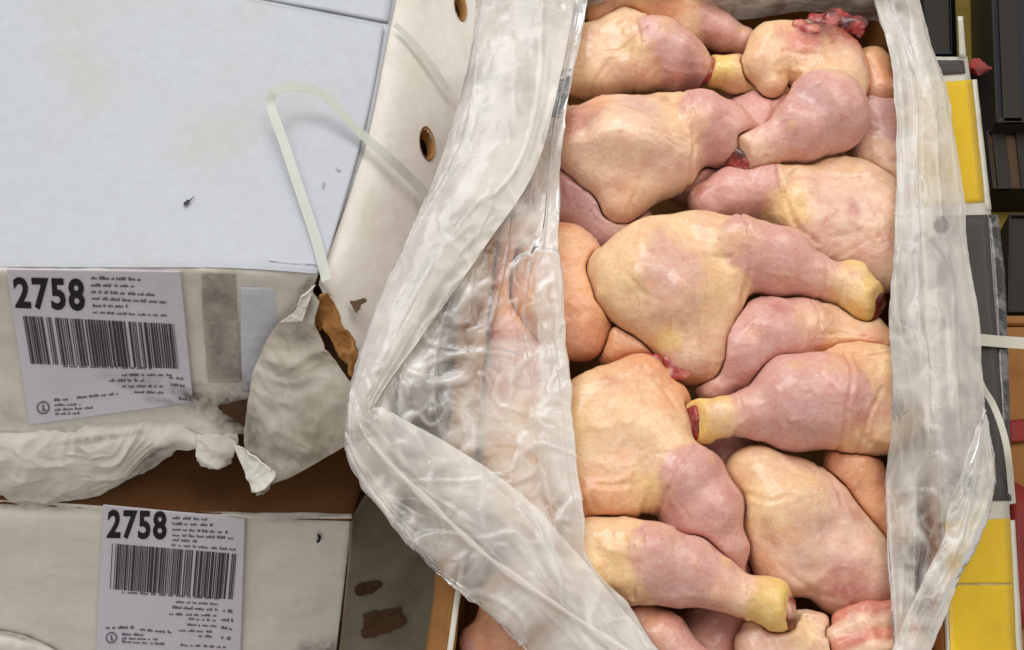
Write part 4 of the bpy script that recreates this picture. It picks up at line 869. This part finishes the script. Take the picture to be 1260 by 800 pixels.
sheet('crumpled_edge', netw([[(-80, 764, zf2(0, 764)+.004), (0, 776, zf2(0, 776)+.004), (40, 786, zf2(0, 786)+.004), (90, 812, zf2(0, 812)+.004)], [(-80, 790, zf2(0, 790)+.026), (0, 796, zf2(0, 796)+.024), (40, 806, zf2(0, 806)+.016), (90, 830, zf2(0, 830)+.006)], [(-80, 860, zf2(0, 860)+.03), (0, 860, zf2(0, 860)+.03), (40, 862, zf2(0, 862)+.02), (90, 864, zf2(0, 864)+.01)]], 40, 70), M_WHITEWARM, lower, .003, .003, 24, 61, grime_shade=[(10, 780, 70, 5, 12, .6)])

# ------------------------------------------------------------------ straps
def ribbon(name, pts, width_px, mat, wdir=None, n=60, th=.0006):
    """pts (u, v, z); flat strap, width across the path, lying roughly level"""
    P = cr(np.array([at(*q) for q in pts]), n); T = np.gradient(P, axis=0); T /= np.linalg.norm(T, axis=1, keepdims=True)
    W = np.cross(T, np.array([0, -.4, 1.]) if wdir is None else np.asarray(wdir, float)); W /= np.linalg.norm(W, axis=1, keepdims=True)
    w = width_px/FPX*1.15/2
    G = np.stack([P-W*w, P, P+W*w], 1); o = sheet(name, G, mat, None, th); o.data.polygons.foreach_set('use_smooth', [False]*len(o.data.polygons)); return o
tag(ribbon('packing_strap', [(402, 345, ZL+.004), (388, 292, ZL+.008), (368, 232, ZL+.014), (348, 172, ZL+.022), (334, 132, ZL+.028), (338, 112, ZL+.036), (368, 107, ZL+.036), (402, 120, ZL+.03), (440, 160, ZL+.016), (476, 192, ZL+.004), (512, 226, ZL-.022), (540, 262, ZL-.045)], 12, M_STRAP, n=90),
    'loose translucent white packing strap looped on the upper white carton lid', 'strap')
tag(ribbon('packing_strap', [(486, 30, ZL+.003), (505, 48, ZL-.006), (530, 78, ZL-.022), (552, 112, ZL-.04)], 8, M_STRAP, n=40), 'short narrow strap across the white carton side above the oval hand hole', 'strap')
tag(ribbon('packing_strap', [(1190, 417, .004), (1206, 418, .004), (1240, 421, -.02), (1290, 424, -.03)], 13, M_EDGE, n=30), 'straight white strap crossing the charcoal flap at the right edge', 'strap')
tag(ribbon('packing_strap', [(1196, 440, .01), (1208, 474, .004), (1222, 498, -.004), (1234, 530, -.01), (1241, 565, -.02), (1246, 620, -.05)], 7, M_EDGE, n=50), 'thin white strap curving down along the charcoal flap', 'strap')

# ------------------------------------------------------------------ things behind the carton on the right
def crate(name, quad, depth, mats, label, cat, slats=0):
    """box given by its four top corners (pixels + level) and a depth"""
    q = [at(*p) for p in quad]; root = empty(name, np.mean(q, axis=0)-np.array([0, 0, depth])); tag(root, label, cat)
    c = np.mean(q, axis=0)
    for k in range(4):
        a, b = q[k], q[(k+1) % 4]; ia, ib = a+(c-a)*.05, b+(c-b)*.05
        prism('wall', [a, b, ib, ia], (0, 0, -depth), .0015, mats[0], root)
    prism('top', [p+(c-p)*.06-np.array([0, 0, .004]) for p in q], (0, 0, -.006), .001, mats[1], root)
    for k in range(slats):
        f = (k+.5)/slats; a = q[0]*(1-f)+q[1]*f; b = q[3]*(1-f)+q[2]*f; d = (q[1]-q[0])*.28/slats
        prism('slat', [a-d, a+d, b+d, b-d], (0, 0, -.004), .0008, mats[0], root)
    return root
crate('dark_crate', [(1218, -60, -.20), (1330, -60, -.20), (1350, 150, -.20), (1226, 150, -.20)], .3, (M_DARK, M_NAVY), 'dark slatted crate in the top right corner', 'crate', 3)
crate('navy_crate', [(1130, -80, -.24), (1168, -80, -.24), (1172, 66, -.24), (1142, 66, -.24)], .3, (M_NAVY, M_DARK), 'dark blue crate behind the carton back corner', 'crate')
crate('green_crate', [(1172, -80, -.28), (1196, -80, -.28), (1202, 84, -.28), (1178, 84, -.28)], .3, (M_GREEN, M_OLIVE), 'narrow dark green crate beside the red cloth', 'crate')
crate('brown_crate', [(1214, 160, -.22), (1330, 160, -.22), (1340, 232, -.22), (1222, 232, -.22)], .3, (M_DARK, M_FLOOR), 'shaded brown slatted crate below the dark corner crate', 'crate', 4)
crate('olive_carton', [(1205, 240, -.26), (1330, 240, -.26), (1340, 290, -.26), (1222, 290, -.26)], .3, (M_OLIVE, M_OLIVE), 'olive yellow carton in shade right of the yellow flap', 'carton')
crate('black_crate', [(1242, 262, -.20), (1340, 262, -.20), (1345, 384, -.20), (1240, 384, -.20)], .3, (M_DARK, M_DARK), 'black crate above the kraft carton at the right edge', 'crate')
kc = crate('kraft_carton', [(1228, 388, -.16), (1370, 388, -.16), (1400, 860, -.16), (1240, 860, -.16)], .4, (M_KRAFT, M_KRAFT), 'kraft carton with red printed bands at the right edge', 'carton')
for rows in ([[(1236, 518), (1330, 508)], [(1238, 545), (1330, 535)]], [[(1244, 590), (1330, 640)], [(1244, 770), (1330, 770)]]):
    sheet('red_band', netw([[(u, v, -.1585) for u, v in r] for r in rows], 8, 8, lin), M_RED, kc, .0008)
R = np.random.default_rng(4)
cl = netw([[(1188, 76, -.04), (1200, 72, -.035), (1212, 78, -.06)], [(1190, 84, -.03), (1202, 83, -.022), (1222, 84, -.07)], [(1190, 92, -.04), (1204, 93, -.035), (1212, 90, -.07)]], 30, 30)
tag(sheet('red_cloth', cl, M_RED, None, .003, .002, 50, 3), 'small crumpled dark red rag at the yellow flap far corner', 'rag')

for o in scene.objects:
    if '_org' in o: del o['_org']
